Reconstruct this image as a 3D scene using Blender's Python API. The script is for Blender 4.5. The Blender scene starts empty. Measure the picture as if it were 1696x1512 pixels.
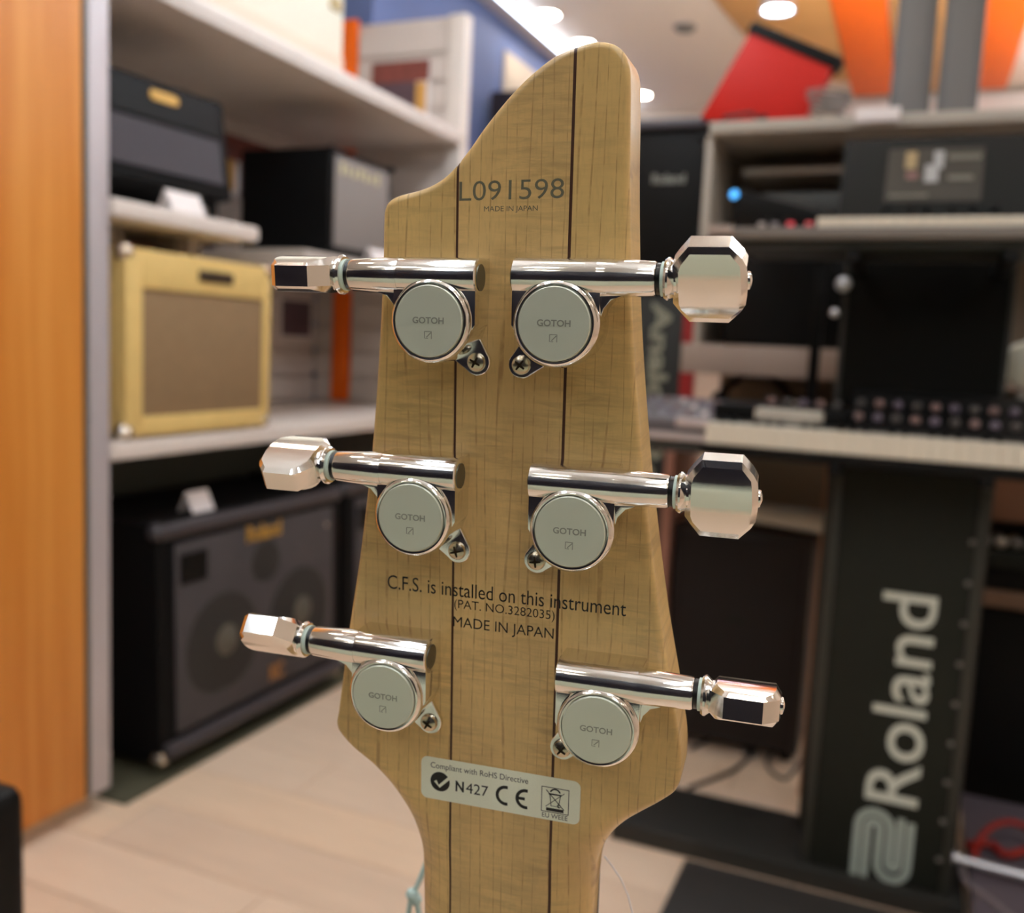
import bpy, bmesh, math, random
import numpy as np
from mathutils import Matrix, Vector, Euler
random.seed(4)
S = bpy.context.scene
C = S.collection
PI = math.pi

# ------------------------------------------------------------------ camera
F_PX, CX, CY, CAM_H = 1568.0, 848.0, 756.0, 1.15
YAW, PITCH, ROLL = math.radians(22.754), math.radians(6.657), math.radians(2.7)
_F = Vector((-math.sin(YAW)*math.cos(PITCH), math.cos(YAW)*math.cos(PITCH), -math.sin(PITCH)))
_r0 = Vector((math.cos(YAW), math.sin(YAW), 0)); _d0 = _F.cross(_r0)
_R = _r0*math.cos(ROLL) - _d0*math.sin(ROLL)
_D = _r0*math.sin(ROLL) + _d0*math.cos(ROLL)
CAM = Matrix(((_R.x, -_D.x, -_F.x, 0), (_R.y, -_D.y, -_F.y, 0), (_R.z, -_D.z, -_F.z, CAM_H), (0, 0, 0, 1)))
cd = bpy.data.cameras.new('camera'); cam = bpy.data.objects.new('camera', cd); C.objects.link(cam)
cam.matrix_world = CAM; S.camera = cam
cd.sensor_fit = 'HORIZONTAL'; cd.sensor_width = 36; cd.lens = 36*F_PX/1696
cd.clip_start = 0.01; cd.clip_end = 60
cd.dof.use_dof = True; cd.dof.focus_distance = 0.193; cd.dof.aperture_fstop = 14.5

# ------------------------------------------------------------------ world, exposure
w = bpy.data.worlds.new('world'); S.world = w; w.use_nodes = True
w.node_tree.nodes['Background'].inputs[0].default_value = (1.0, 0.93, 0.85, 1)
w.node_tree.nodes['Background'].inputs[1].default_value = 0.6
S.view_settings.view_transform = 'Standard'; S.view_settings.look = 'None'
S.view_settings.exposure = 0.85; S.view_settings.gamma = 1
S.view_settings.use_curve_mapping = False
S.cycles.sample_clamp_indirect = 6

# ------------------------------------------------------------------ helpers
def at(px, py, **k):
    q = _R*((px-CX)/F_PX) + _D*((py-CY)/F_PX) + _F
    a, v = list(k.items())[0]; i = 'xyz'.index(a)
    s = (v - (CAM_H if i == 2 else 0))/q[i]
    return Vector((0, 0, CAM_H)) + q*s

def lin(c):
    c = [x/255 for x in c]
    return tuple(x/12.92 if x <= .04045 else ((x+.055)/1.055)**2.4 for x in c) + (1,)

MATS = {}
def mat(name, rgb, rough=0.6, metal=0.0, emit=0.0, var=0.0, vscale=30, bump=0.0, bscale=400, coat=0.0, stretch=(1, 1, 1), spec=0.5):
    if name in MATS: return MATS[name]
    m = bpy.data.materials.new(name); m.use_nodes = True
    nt = m.node_tree; b = nt.nodes['Principled BSDF']
    b.inputs['Base Color'].default_value = lin(rgb); b.inputs['Roughness'].default_value = rough
    b.inputs['Metallic'].default_value = metal; b.inputs['Coat Weight'].default_value = coat
    b.inputs['Specular IOR Level'].default_value = spec
    if emit:
        b.inputs['Emission Color'].default_value = lin(rgb); b.inputs['Emission Strength'].default_value = emit
    if var or bump:
        tc = nt.nodes.new('ShaderNodeTexCoord'); mp = nt.nodes.new('ShaderNodeMapping')
        mp.inputs['Scale'].default_value = stretch
        nt.links.new(tc.outputs['Object'], mp.inputs[0])
    if var:
        n = nt.nodes.new('ShaderNodeTexNoise'); n.inputs['Scale'].default_value = vscale; n.inputs['Detail'].default_value = 3
        nt.links.new(mp.outputs[0], n.inputs['Vector'])
        mx = nt.nodes.new('ShaderNodeMix'); mx.data_type = 'RGBA'
        mx.inputs[6].default_value = lin([max(0, x*(1-var)) for x in rgb]); mx.inputs[7].default_value = lin([min(255, x*(1+var)) for x in rgb])
        nt.links.new(n.outputs[0], mx.inputs[0]); nt.links.new(mx.outputs[2], b.inputs['Base Color'])
    if bump:
        n2 = nt.nodes.new('ShaderNodeTexNoise'); n2.inputs['Scale'].default_value = bscale; n2.inputs['Detail'].default_value = 2
        nt.links.new(mp.outputs[0], n2.inputs['Vector'])
        bp = nt.nodes.new('ShaderNodeBump'); bp.inputs['Strength'].default_value = bump; bp.inputs['Distance'].default_value = 0.001
        nt.links.new(n2.outputs[0], bp.inputs['Height']); nt.links.new(bp.outputs[0], b.inputs['Normal'])
    MATS[name] = m
    return m

def tag(o, label=None, cat=None, group=None, kind=None):
    if label: o['label'] = label
    if cat: o['category'] = cat
    if group: o['group'] = group
    if kind: o['kind'] = kind
    return o

def thing(name, label, cat, loc=(0, 0, 0), rot=(0, 0, 0), group=None, kind=None):
    o = bpy.data.objects.new(name, None); C.objects.link(o); o.empty_display_size = .05
    o.location = loc; o.rotation_euler = rot
    return tag(o, label, cat, group, kind)

class G:
    """collects geometry in one list of verts and faces"""
    def __init__(s): s.v = []; s.f = []; s.mi = []
    def add(s, vs, fs, mi=0):
        n = len(s.v); s.v += [tuple(p) for p in vs]; s.f += [tuple(i+n for i in f) for f in fs]; s.mi += [mi]*len(fs); return s
    def box(s, x0, x1, y0, y1, z0, z1, mi=0):
        vs = [(x, y, z) for x in (x0, x1) for y in (y0, y1) for z in (z0, z1)]
        return s.add(vs, [(0, 1, 3, 2), (4, 6, 7, 5), (0, 4, 5, 1), (2, 3, 7, 6), (0, 2, 6, 4), (1, 5, 7, 3)], mi)
    def prism(s, poly, lo, hi, axis='z', mi=0, inset=None):
        """extrude a 2D polygon; axis z: (x,y), axis y: (x,z), axis x: (y,z)"""
        def P(p, h):
            return {'z': (p[0], p[1], h), 'y': (p[0], h, p[1]), 'x': (h, p[0], p[1])}[axis]
        n = len(poly)
        return s.add([P(p, lo) for p in poly]+[P(p, hi) for p in poly],
                     [tuple(range(n-1, -1, -1)), tuple(range(n, 2*n))]+[(i, (i+1) % n, (i+1) % n+n, i+n) for i in range(n)], mi)
    def loft(s, rings, caps=True, closed=True, mi=0):
        n = len(rings[0]); vs = [p for r in rings for p in r]; fs = []
        for k in range(len(rings)-1):
            for i in range(n if closed else n-1):
                j = (i+1) % n; fs.append((k*n+i, k*n+j, (k+1)*n+j, (k+1)*n+i))
        if caps: fs += [tuple(range(n-1, -1, -1)), tuple((len(rings)-1)*n+i for i in range(n))]
        return s.add(vs, fs, mi)
    def lathe(s, prof, c=(0, 0, 0), axis='z', n=32, mi=0):
        """prof: list of (radius, height)"""
        rings = []
        for r, h in prof:
            ring = []
            for i in range(n):
                a = 2*PI*i/n; x, y = r*math.cos(a), r*math.sin(a)
                p = {'z': (x, y, h), 'y': (x, h, y), 'x': (h, x, y)}[axis]
                ring.append((p[0]+c[0], p[1]+c[1], p[2]+c[2]))
            rings.append(ring)
        return s.loft(rings, True, True, mi)
    def tube(s, pts, r, n=8, mi=0):
        pts = [Vector(p) for p in pts]; rings = []
        up = Vector((0.13, 0.31, 1)).normalized()
        for i, p in enumerate(pts):
            t = (pts[min(i+1, len(pts)-1)]-pts[max(i-1, 0)]).normalized()
            a = t.cross(up)
            if a.length < .05: a = t.cross(Vector((1, 0, 0)))
            a.normalize(); b = t.cross(a)
            rr = r[i] if isinstance(r, (list, tuple)) else r
            rings.append([p+a*rr*math.cos(2*PI*k/n)+b*rr*math.sin(2*PI*k/n) for k in range(n)])
        return s.loft(rings, True, True, mi)
    def xf(s, M):
        s.v = [tuple(M @ Vector(p)) for p in s.v]; return s
    def scale(s, k): s.v = [(a*k, b*k, c*k) for a, b, c in s.v]; return s

def obj(name, g, m, parent=None, ang=30, bevel=0, seg=2, world=False):
    me = bpy.data.meshes.new(name)
    vs = g.v
    if world and parent is not None:
        M = parent.matrix_basis.inverted()
        vs = [tuple(M @ Vector(p)) for p in vs]
    me.from_pydata(vs, [], g.f)
    bm = bmesh.new(); bm.from_mesh(me); bmesh.ops.recalc_face_normals(bm, faces=bm.faces)
    if bevel:
        es = [e for e in bm.edges if len(e.link_faces) == 2 and e.calc_face_angle(0) > .5]
        bmesh.ops.bevel(bm, geom=es, offset=bevel, segments=seg, profile=.6, affect='EDGES', clamp_overlap=True)
    bm.to_mesh(me); bm.free()
    ms = m if isinstance(m, (list, tuple)) else [m]
    for q in ms: me.materials.append(q)
    if len(ms) > 1 and not bevel:
        for p, i in zip(me.polygons, g.mi): p.material_index = i
    me.shade_smooth(); me.set_sharp_from_angle(angle=math.radians(ang))
    o = bpy.data.objects.new(name, me); C.objects.link(o)
    if parent is not None: o.parent = parent
    return o

def wbox(name, root, x0, x1, y0, y1, z0, z1, m, bevel=.004, label=None):
    """a box part given in room coordinates under a thing"""
    o = obj(name, G().box(x0, x1, y0, y1, z0, z1), m, root, bevel=bevel, world=True)
    if label: o['label'] = label
    return o

_fc = {}
def text_g(body, bold=0.0, ext=0.0):
    """flat lettering as geometry, normalised so that it starts at 0,0 and capitals are 1 high"""
    key = (body, bold, ext)
    if key not in _fc:
        cu = bpy.data.curves.new('t', 'FONT'); cu.body = body; cu.size = 1; cu.offset = bold; cu.extrude = ext; cu.resolution_u = 4
        o = bpy.data.objects.new('t', cu); C.objects.link(o); dg = bpy.context.evaluated_depsgraph_get(); dg.update()
        me = bpy.data.meshes.new_from_object(o.evaluated_get(dg))
        vs = [tuple(v.co) for v in me.vertices]; fs = [tuple(p.vertices) for p in me.polygons]
        bpy.data.objects.remove(o); bpy.data.meshes.remove(me); bpy.data.curves.remove(cu)
        _fc[key] = (vs, fs)
    vs, fs = _fc[key]
    g = G(); g.add(vs, fs); return g

def text_fit(body, w, h, bold=0.0, thick=0.0):
    """lettering fitted in w x h, lower left corner at the origin, in the XY plane"""
    g = text_g(body, bold, 0.02 if thick else 0)
    a = np.array(g.v); lo, hi = a.min(0), a.max(0)
    sx, sy = w/(hi[0]-lo[0]), h/(hi[1]-lo[1])
    g.v = [((x-lo[0])*sx, (y-lo[1])*sy, (z+0.02)*thick/0.04 if thick else 0) for x, y, z in g.v]
    return g

def ribbon(pts, wd, z0=0, z1=0.001, closed=False):
    """flat band of width wd along a 2D path, with thickness"""
    P = [Vector((p[0], p[1])) for p in pts]; n = len(P); L = []; R = []
    for i in range(n):
        a = P[(i-1) % n] if closed or i > 0 else P[i]; b = P[(i+1) % n] if closed or i < n-1 else P[i]
        t = (b-a).normalized(); nn = Vector((-t.y, t.x)); L.append(P[i]+nn*wd/2); R.append(P[i]-nn*wd/2)
    g = G(); rings = [[(L[i].x, L[i].y, z0), (L[i].x, L[i].y, z1), (R[i].x, R[i].y, z1), (R[i].x, R[i].y, z0)] for i in range(n)]
    if closed: rings.append(rings[0])
    g.loft(rings, not closed); return g

def join(*gs):
    g = G()
    for q in gs: g.add(q.v, q.f)
    return g

def copy_tree(o, parent=None):
    c = o.copy(); C.objects.link(c)
    if parent is not None: c.parent = parent
    for ch in list(o.children): copy_tree(ch, c)
    return c

# ------------------------------------------------------------------ materials
M_white = mat('white_laminate', (226, 216, 208), .45, var=.03)
M_wallw = mat('slat_white', (214, 202, 194), .6)
M_ceil = mat('ceiling_paint', (240, 228, 214), .8)
M_blue = mat('blue_wall_paint', (104, 122, 172), .6, var=.08, vscale=2)
M_beige = mat('beige_wall_paint', (214, 196, 176), .8)
M_black = mat('black_vinyl', (10, 10, 11), .6, spec=.15, bump=.3, bscale=900)
M_blackp = mat('black_plastic', (11, 11, 11), .5, spec=.18)
M_dgrey = mat('dark_grey_metal', (36, 38, 33), .55, spec=.15, var=.05)
M_grey = mat('grey_metal', (120, 118, 114), .45)
M_silver = mat('silver_metal', (205, 203, 205), .3, metal=.8)
M_steel = mat('nickel_corner', (200, 190, 175), .2, metal=1)
M_orange = mat('orange_paint', (255, 112, 0), .5)
M_key = mat('white_key', (222, 216, 200), .3)
M_tweed = mat('cream_vinyl', (226, 194, 122), .55, bump=.2, bscale=700, var=.04)
M_cloth = mat('brown_grille_cloth', (142, 116, 84), .85, bump=.4, bscale=900, var=.06)
M_gcloth = mat('grey_grille_cloth', (138, 130, 126), .8, bump=.3, bscale=700)
M_dcloth = mat('charcoal_grille_cloth', (68, 64, 66), .75, var=.1, vscale=8)
M_gold = mat('gold_lettering', (196, 152, 70), .35, metal=.3)
M_red = mat('red_lacquer', (188, 22, 6), .45, spec=.3)
M_dred = mat('dark_red_paint', (150, 10, 12), .5)
M_paper = mat('white_card', (240, 232, 230), .6)
M_ink = mat('black_ink', (18, 17, 16), .5)
M_greyink = mat('grey_ink', (104, 100, 80), .5)
M_pale = mat('pale_lettering', (206, 214, 204), .4)
M_rubber = mat('dark_rubber', (44, 42, 40), .6, var=.08)
M_brown = mat('brown_wood', (112, 74, 50), .5)
M_chrome = mat('chrome', (236, 234, 230), .075, metal=1, bump=.03, bscale=9000)
M_satin = mat('satin_nickel_cap', (212, 216, 198), .42, metal=.35)
M_plug = mat('grey_end_plug', (112, 110, 96), .4, metal=.8)
M_nylon = mat('white_nylon', (214, 232, 220), .4)
M_blackw = mat('black_washer', (12, 12, 12), .35)
M_screw = mat('screw_nickel', (196, 186, 164), .22, metal=1)
M_slot = mat('screw_recess', (52, 40, 24), .5, metal=.6)
M_sticker = mat('silver_label', (236, 238, 216), .5, var=.02, vscale=3000)
M_emb = mat('embossed_lettering', (150, 152, 138), .35, metal=.3)
M_fret = mat('dark_fretboard', (30, 28, 34), .5)
M_strip = mat('dark_veneer', (66, 32, 10), .5, var=.15, vscale=600, stretch=(1, .1, 1))
M_lamp = mat('lamp_glow', (255, 246, 232), .5, emit=26)

def wood_orange():
    m = mat('orange_cherry_wood', (222, 142, 52), .42)
    nt = m.node_tree; b = nt.nodes['Principled BSDF']
    tc = nt.nodes.new('ShaderNodeTexCoord'); mp = nt.nodes.new('ShaderNodeMapping'); mp.inputs['Scale'].default_value = (6, 14, .5)
    n = nt.nodes.new('ShaderNodeTexNoise'); n.inputs['Scale'].default_value = 2.2; n.inputs['Detail'].default_value = 4
    r = nt.nodes.new('ShaderNodeValToRGB'); r.color_ramp.elements[0].color = lin((204, 124, 42)); r.color_ramp.elements[1].color = lin((222, 148, 66))
    r.color_ramp.elements[0].position = .35; r.color_ramp.elements[1].position = .65
    nt.links.new(tc.outputs['Object'], mp.inputs[0]); nt.links.new(mp.outputs[0], n.inputs['Vector']); nt.links.new(n.outputs[0], r.inputs[0]); nt.links.new(r.outputs[0], b.inputs['Base Color'])
    return m
M_owood = wood_orange()

def maple(name, seed, base, dark):
    """maple: long dark pore lines, fine cross figure; object coordinates in metres, Y along the neck"""
    m = mat(name, base, .36, coat=.35); nt = m.node_tree; b = nt.nodes['Principled BSDF']
    b.inputs['Coat Roughness'].default_value = .22
    N = nt.nodes.new; L = nt.links.new
    tc = N('ShaderNodeTexCoord')
    def noise(scale, sx, sy, det=3, rough=.5, dist=0):
        mp = N('ShaderNodeMapping'); mp.inputs['Scale'].default_value = (sx, sy, sx*.3); mp.inputs['Location'].default_value = (seed, seed*.7, seed)
        L(tc.outputs['Object'], mp.inputs[0]); n = N('ShaderNodeTexNoise'); n.inputs['Scale'].default_value = scale
        n.inputs['Detail'].default_value = det; n.inputs['Roughness'].default_value = rough; n.inputs['Distortion'].default_value = dist
        L(mp.outputs[0], n.inputs['Vector']); return n
    def mix(fac, a, bcol):
        x = N('ShaderNodeMix'); x.data_type = 'RGBA'; L(fac, x.inputs[0])
        if isinstance(a, tuple): x.inputs[6].default_value = a
        else: L(a, x.inputs[6])
        x.inputs[7].default_value = bcol; return x.outputs[2]
    def ramp(src, stops):
        r = N('ShaderNodeValToRGB'); els = r.color_ramp.elements
        while len(els) < len(stops): els.new(.5)
        for e, (p, v) in zip(els, stops): e.position = p; e.color = (v, v, v, 1)
        L(src, r.inputs[0]); return r.outputs[0]
    broad = ramp(noise(1, 60, 22, 3).outputs[0], [(.3, 0), (.7, 1)])
    col = mix(broad, lin(base), lin([x*.90 for x in base]))
    mpw = N('ShaderNodeMapping'); mpw.inputs['Scale'].default_value = (1, .05, .05); L(tc.outputs['Object'], mpw.inputs[0])
    wv = N('ShaderNodeTexWave'); wv.bands_direction = 'X'; wv.inputs['Scale'].default_value = 118; wv.inputs['Distortion'].default_value = 5
    wv.inputs['Detail'].default_value = 1; wv.inputs['Detail Scale'].default_value = 2.2; L(mpw.outputs[0], wv.inputs['Vector'])
    lines = ramp(wv.outputs[1], [(.95, 0), (.995, .45), (1, .5)])
    brk = ramp(noise(1, 300, 260, 3).outputs[0], [(.38, .15), (.6, 1)])
    mul = N('ShaderNodeMath'); mul.operation = 'MULTIPLY'; L(lines, mul.inputs[0]); L(brk, mul.inputs[1])
    col = mix(mul.outputs[0], col, lin(dark))
    flame = ramp(noise(1, 90, 620, 4, .6, .6).outputs[0], [(.42, 0), (.68, .6)])
    patch = ramp(noise(1, 45, 40, 2).outputs[0], [(.4, .15), (.62, 1)])
    m2 = N('ShaderNodeMath'); m2.operation = 'MULTIPLY'; L(flame, m2.inputs[0]); L(patch, m2.inputs[1])
    col = mix(m2.outputs[0], col, lin([x*.72 for x in base]))
    fine = ramp(noise(1, 1500, 260, 2).outputs[0], [(.5, 0), (.75, .3)])
    col = mix(fine, col, lin([x*.8 for x in base]))
    L(col, b.inputs['Base Color'])
    return m
M_core = maple('maple_core', 3.1, (228, 188, 122), (120, 70, 24))
M_wing = maple('maple_wing', 8.7, (230, 190, 120), (126, 72, 24))

# ------------------------------------------------------------------ the setting
def structure(name, g, m, bevel=0):
    o = obj(name, g, m, bevel=bevel); o['kind'] = 'structure'; return o

# floor: substrate with separate boards laid on it
floor = structure('floor', G().box(-3.0, 3.2, -3.2, 7.0, -.08, -.006), mat('floor_joint', (150, 128, 108), .7))
M_board = [mat('floor_board_%s' % k, c, .38, var=.05, vscale=9, stretch=(.4, 3, 1)) for k, c in
           zip(('light', 'mid', 'warm'), ((232, 208, 184), (225, 200, 176), (235, 208, 180)))]
proto = {}
yy = .95; row = 0
while yy < 3.4:
    x = -2.6 - (row*.47) % 1.2
    while x < .9:
        L = 1.2
        if x+L > -2.4:
            k = random.randrange(3)
            if k not in proto:
                proto[k] = obj('floor_board', G().box(0, 1.197, 0, .187, -.006, 0), M_board[k], floor, bevel=.0012, seg=1); o = proto[k]
            else:
                o = proto[k].copy(); C.objects.link(o)
            o.location = (x, yy, 0)
        x += 1.2
    yy += .19; row += 1
g = G().box(-3, 3.2, -3.2, .95, -.006, 0); g.box(-3, 3.2, 3.42, 7, -.006, 0); g.box(1.1, 3.2, .95, 3.42, -.006, 0)
o = obj('floor_board', g, M_board[1], floor); o['kind'] = 'stuff'

ceiling = structure('ceiling', G().box(-3.0, 3.2, -3.2, 7.0, 2.9, 3.0), M_ceil)
structure('wall_left', G().box(-3.0, -2.15, 3.45, 7.0, 0, 2.9), M_blue)
structure('wall_near_left', G().box(-3.0, -2.9, -3.2, 3.45, 0, 2.9), M_beige)
structure('wall_back', G().box(-3.0, 3.2, 6.9, 7.0, 0, 2.9), M_beige)
structure('wall_right', G().box(3.1, 3.2, -3.2, 6.9, 0, 2.9), M_beige)
structure('wall_front', G().box(-3.0, 3.1, -3.2, -3.1, 0, 2.9), mat('sage_wall_paint', (168, 172, 158), .8))
# cornice strip between the blue wall and the ceiling
structure('trim_1', G().box(-2.15, -2.06, 3.45, 6.9, 2.84, 2.9), M_white, bevel=.006)
structure('trim_2', G().box(-2.15, -2.138, 4.75, 5.6, 1.9, 2.70), mat('trim_beige', (200, 186, 170), .7), bevel=.004)
structure('trim_3', G().box(-.62, .70, 6.80, 6.9, 2.72, 2.86), M_white, bevel=.006)
structure('trim_4', G().box(.10, 1.2, 6.78, 6.9, 2.63, 2.71), M_owood, bevel=.006)
# timber and orange fields let into the ceiling
tp = structure('trim_5', G().prism([(-1.11, 3.6), (-1.05, 4.9), (-1.0, 5.38), (-.62, 6.35), (-.54, 6.35), (-.54, 3.6)], 2.86, 2.9), mat('ceiling_timber', (204, 152, 90), .5, var=.06, vscale=4), bevel=.004)
for k, (x0, x1) in enumerate(((-.535, -.27), (-.27, .09), (.10, .37))):
    structure('trim_%d' % (6+k), G().box(x0, x1-.012, 3.6, 6.72, 2.862, 2.9), M_orange if k != 1 else mat('ceiling_timber'.lower(), (204, 152, 90)), bevel=.004)

# ceiling lamps: lit disc in a ring
def ceiling_lamp():
    t = thing('ceiling_light', 'round ceiling light with a glowing disc in a white ring', 'ceiling light', group='round lights in the ceiling')
    obj('ring', G().lathe([(.085, 0), (.085, -.006), (.078, -.012), (.066, -.010), (.064, 0)], n=28), M_white, t)
    obj('diffuser', G().lathe([(.064, -.001), (.064, -.006), (.0, -.0065)], n=28), M_lamp, t)
    return t
lamp0 = ceiling_lamp()
lamps = [(-1.96, 4.86, 'round ceiling light by the cornice, highest of the lights in view'),
         (-1.93, 5.36, 'round ceiling light by the cornice just left of the headstock tip'),
         (-1.90, 6.50, 'round ceiling light right of the headstock, farthest of the lights in view')]
for gx in (-1.5, -.3, 1.1, 2.3):  # grid of unseen round lights added to brighten the room
    for gy in (-2.4, -1.2, 0.1, 1.3, 2.5):
        lamps.append((gx, gy, None))
lamps += [(1.3, 4.0, None), (2.4, 5.2, None)]  # two more added lights, out of view beyond the rack
for i, (x, y, lb) in enumerate(lamps):
    o = lamp0 if i == 0 else copy_tree(lamp0)
    o.location = (x, y, 2.9)
    if lb: o['label'] = lb
    else:
        del o['group']
        if i < 23:
            q_, r_ = divmod(i-3, 5)
            o['label'] = 'added unseen round light overhead, %s row, %s column' % (('rearmost', 'second', 'middle', 'fourth', 'foremost')[r_], ('far left', 'inner left', 'inner right', 'far right')[q_])
        else: o['label'] = 'added unseen round light beyond the rack, %s one' % ('nearer', 'farther')[i-23]
# light strip added at the cornice to brighten the ceiling
t = thing('fill_light_strip', 'added white fill strip along the top of the blue wall', 'light strip', (-2.05, 5.2, 2.86))
wbox('channel', t, -2.06, -2.05, 3.5, 6.85, 2.835, 2.87, M_white, .002)
wbox('diffuser', t, -2.05, -2.042, 3.5, 6.85, 2.838, 2.862, mat('fill_strip_glow', (215, 230, 255), .5, emit=5), .001)
# hidden uplighters added behind the rack to brighten the ceiling
def fill_uplight():
    t = thing('fill_uplighter', 'added fill uplighter hidden behind the rack', 'fill light')
    obj('base', G().lathe([(.14, 0), (.14, .015), (.02, .03)], n=24), M_grey, t)
    obj('pole', G().lathe([(.012, .02), (.012, 1.82)], n=12), M_grey, t)
    obj('bowl', G().lathe([(.02, 1.80), (.10, 1.84), (.16, 1.92), (.155, 1.92), (.09, 1.85), (.0, 1.83)], n=28), M_grey, t)
    obj('bulb', G().lathe([(.0, 1.84), (.06, 1.86), (.10, 1.885), (0, 1.89)], n=24), mat('fill_bulb_glow', (255, 244, 230), .5, emit=75), t)
    return t
tr = fill_uplight(); tr.location = (-.15, 4.3, 0); tr['label'] = 'added fill uplighter hidden behind the rack, left one'
t = copy_tree(tr); t.location = (1.0, 5.0, 0); t['label'] = 'added fill uplighter hidden behind the rack, right one'
# suspended fill tubes added out of view, brightening ceiling, aisle and guitar
M_tube = mat('fill_tube_glow', (226, 240, 255), .5, emit=20)
def fill_tube_lamp():
    t = thing('fill_tube', 'added white fill tube overhead, outside the picture', 'ceiling light')
    obj('tube', G().lathe([(.0, -.7), (.019, -.698), (.019, .698), (0, .7)], axis='y', n=16), M_tube, t)
    obj('end_cap', G().lathe([(.024, -.73), (.024, -.69)], axis='y', n=16), M_white, t); obj('end_cap', G().lathe([(.024, .69), (.024, .73)], axis='y', n=16), M_white, t)
    obj('wire', G().tube([(0, -.6, .02), (0, -.6, .32)], .002, 6), M_grey, t); obj('wire', G().tube([(0, .6, .02), (0, .6, .32)], .002, 6), M_grey, t)
    return t
tl0 = fill_tube_lamp()
for i, (x, y, lb) in enumerate(((-1.0, -1.9, 'rear left of the camera'), (1.2, -1.9, 'rear right of the camera'), (-.75, -0.05, 'left of the camera'), (.45, -0.05, 'right of the camera'),
                            (-1.0, 2.0, 'over the left aisle'), (1.0, 2.0, 'over the keyboards'), (-.9, 3.15, 'over the aisle end'), (1.1, 3.6, 'over the far right'), (1.0, 5.6, 'beyond the rack on the right'), (2.3, 5.6, 'in the far right corner'))):
    o = tl0 if i == 0 else copy_tree(tl0)
    o.location = (x, y, 2.58); o['label'] = 'added white fill tube ' + lb + ', outside the picture'
# unseen cabinets added behind the camera to give the chrome bands to reflect
for k in range(4):
    x = -2.6+k*1.15
    t = thing('reflection_cabinet', 'added mint and navy cabinet for chrome reflections', 'cabinet', (x+.55, -1.1, 0))
    wbox('carcass', t, x, x+1.12, -1.5, -.80, 0, .74, mat('reflector_mint', (206, 222, 206), .4), .006)
    for j in range(3): wbox('drawer', t, x+.02, x+1.10, -.80, -.785, .04+j*.23, .255+j*.23, MATS['reflector_mint'], .004)
    wbox('upper_case', t, x, x+1.12, -1.5, -.83, .74, 1.78, mat('reflector_navy', (14, 18, 34), .35), .006)
    t['label'] = ['first', 'second', 'third', 'fourth'][k] + ' added reflection cabinet in mint and navy, from the left behind the camera'
# smoke detector
t = thing('smoke_detector', 'small round grey detector on the beige ceiling', 'detector', at(1135, 42, z=2.9))
obj('housing', G().lathe([(.06, 0), (.06, -.015), (.045, -.03), (0, -.032)], n=24), M_grey, t)
obj('ring', G().lathe([(.07, 0), (.07, -.006), (.06, -.008)], n=24), M_white, t)

# track spotlight top right
pt = at(1290, -6, z=2.62)
t = thing('track_spotlight', 'lit spotlight hanging under the timber ceiling above the red case', 'spotlight', pt)
obj('head', G().lathe([(.035, .09), (.06, .08), (.07, -.04), (.072, -.06), (.06, -.055), (.055, 0)], n=24), M_silver, t)
obj('diffuser', G().lathe([(.055, -.045), (.0, -.046)], n=24), mat('spot_glow', (225, 238, 255), .5, emit=25), t)
obj('stem', G().lathe([(.012, .09), (.012, .24)], n=12), M_grey, t)

# ------------------------------------------------------------------ guitar headstock (millimetres -> metres)
RL = Matrix(((0.9573669, -0.02205469, 0.28803162), (0.06990402, 0.98513481, -0.15691664), (-0.28028923, 0.17036137, 0.94467717)))
TL_ = Vector((-5.1160715, 14.37288824, 198.59635822))*.001
D3 = Matrix.Diagonal((1, -1, -1)); RR = D3 @ RL @ D3; TT = D3 @ TL_
guitar = thing('electric_guitar', 'natural maple electric guitar headstock seen from behind with six chrome tuners', 'guitar')
guitar.matrix_world = CAM @ (Matrix.Translation(TT) @ RR.to_4x4())
HZ, FZ = -11.0, -24.0
Lpts = [(-97.75, 17.0), (-97.6, 15.9), (-97.0, 13.3), (-95.5, 9.0), (-92.2, 4.0), (-88.9, .2), (-81.9, -6.1), (-77.6, -9.4), (-74.4, -12.2), (-71.9, -15.0), (-70.2, -18.2), (-69.2, -21.4), (-68.4, -25.0), (-67.6, -27.0),
        (-66.4, -28.3), (-64.4, -28.9), (-53.3, -29.2), (-18.4, -31.4), (10.2, -34.7), (34.3, -38.5), (53.1, -41.1), (56.0, -41.6), (57.6, -41.3), (59.2, -40.1), (61.8, -37.5), (66.3, -31.6), (72.4, -26.8), (80.7, -23.2), (90, -21.7), (114, -21.3)]
Rpts = [(-97.75, 17.3), (-97.55, 19.0), (-97.0, 20.7), (-95.9, 22.3), (-94.2, 23.5), (-91.5, 24.2), (-70.7, 25.0), (-46.8, 26.4), (-29.6, 28.1), (-9.4, 30.7), (6.1, 33.1), (19.3, 35.4), (43.2, 40.3), (51.5, 41.6), (56, 41.7), (59, 40.8),
        (62, 38.0), (65.5, 34.0), (69, 30.2), (73.5, 26.8), (79.2, 24.2), (85, 22.9), (95, 22.3), (114, 22.0)]
def smooth_interp(pts, v):
    a = np.array(pts); x, y = a[:, 0], a[:, 1]
    h = np.diff(x); dl = np.diff(y)/h; m = np.zeros(len(x)); m[0] = dl[0]; m[-1] = dl[-1]
    for i in range(1, len(x)-1):
        if dl[i-1]*dl[i] > 0: m[i] = 2*dl[i-1]*dl[i]/(dl[i-1]+dl[i])
    k = np.clip(np.searchsorted(x, v)-1, 0, len(x)-2); t = (v-x[k])/h[k]
    return (2*t**3-3*t**2+1)*y[k]+(t**3-2*t**2+t)*h[k]*m[k]+(-2*t**3+3*t**2)*y[k+1]+(t**3-t**2)*h[k]*m[k+1]
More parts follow.
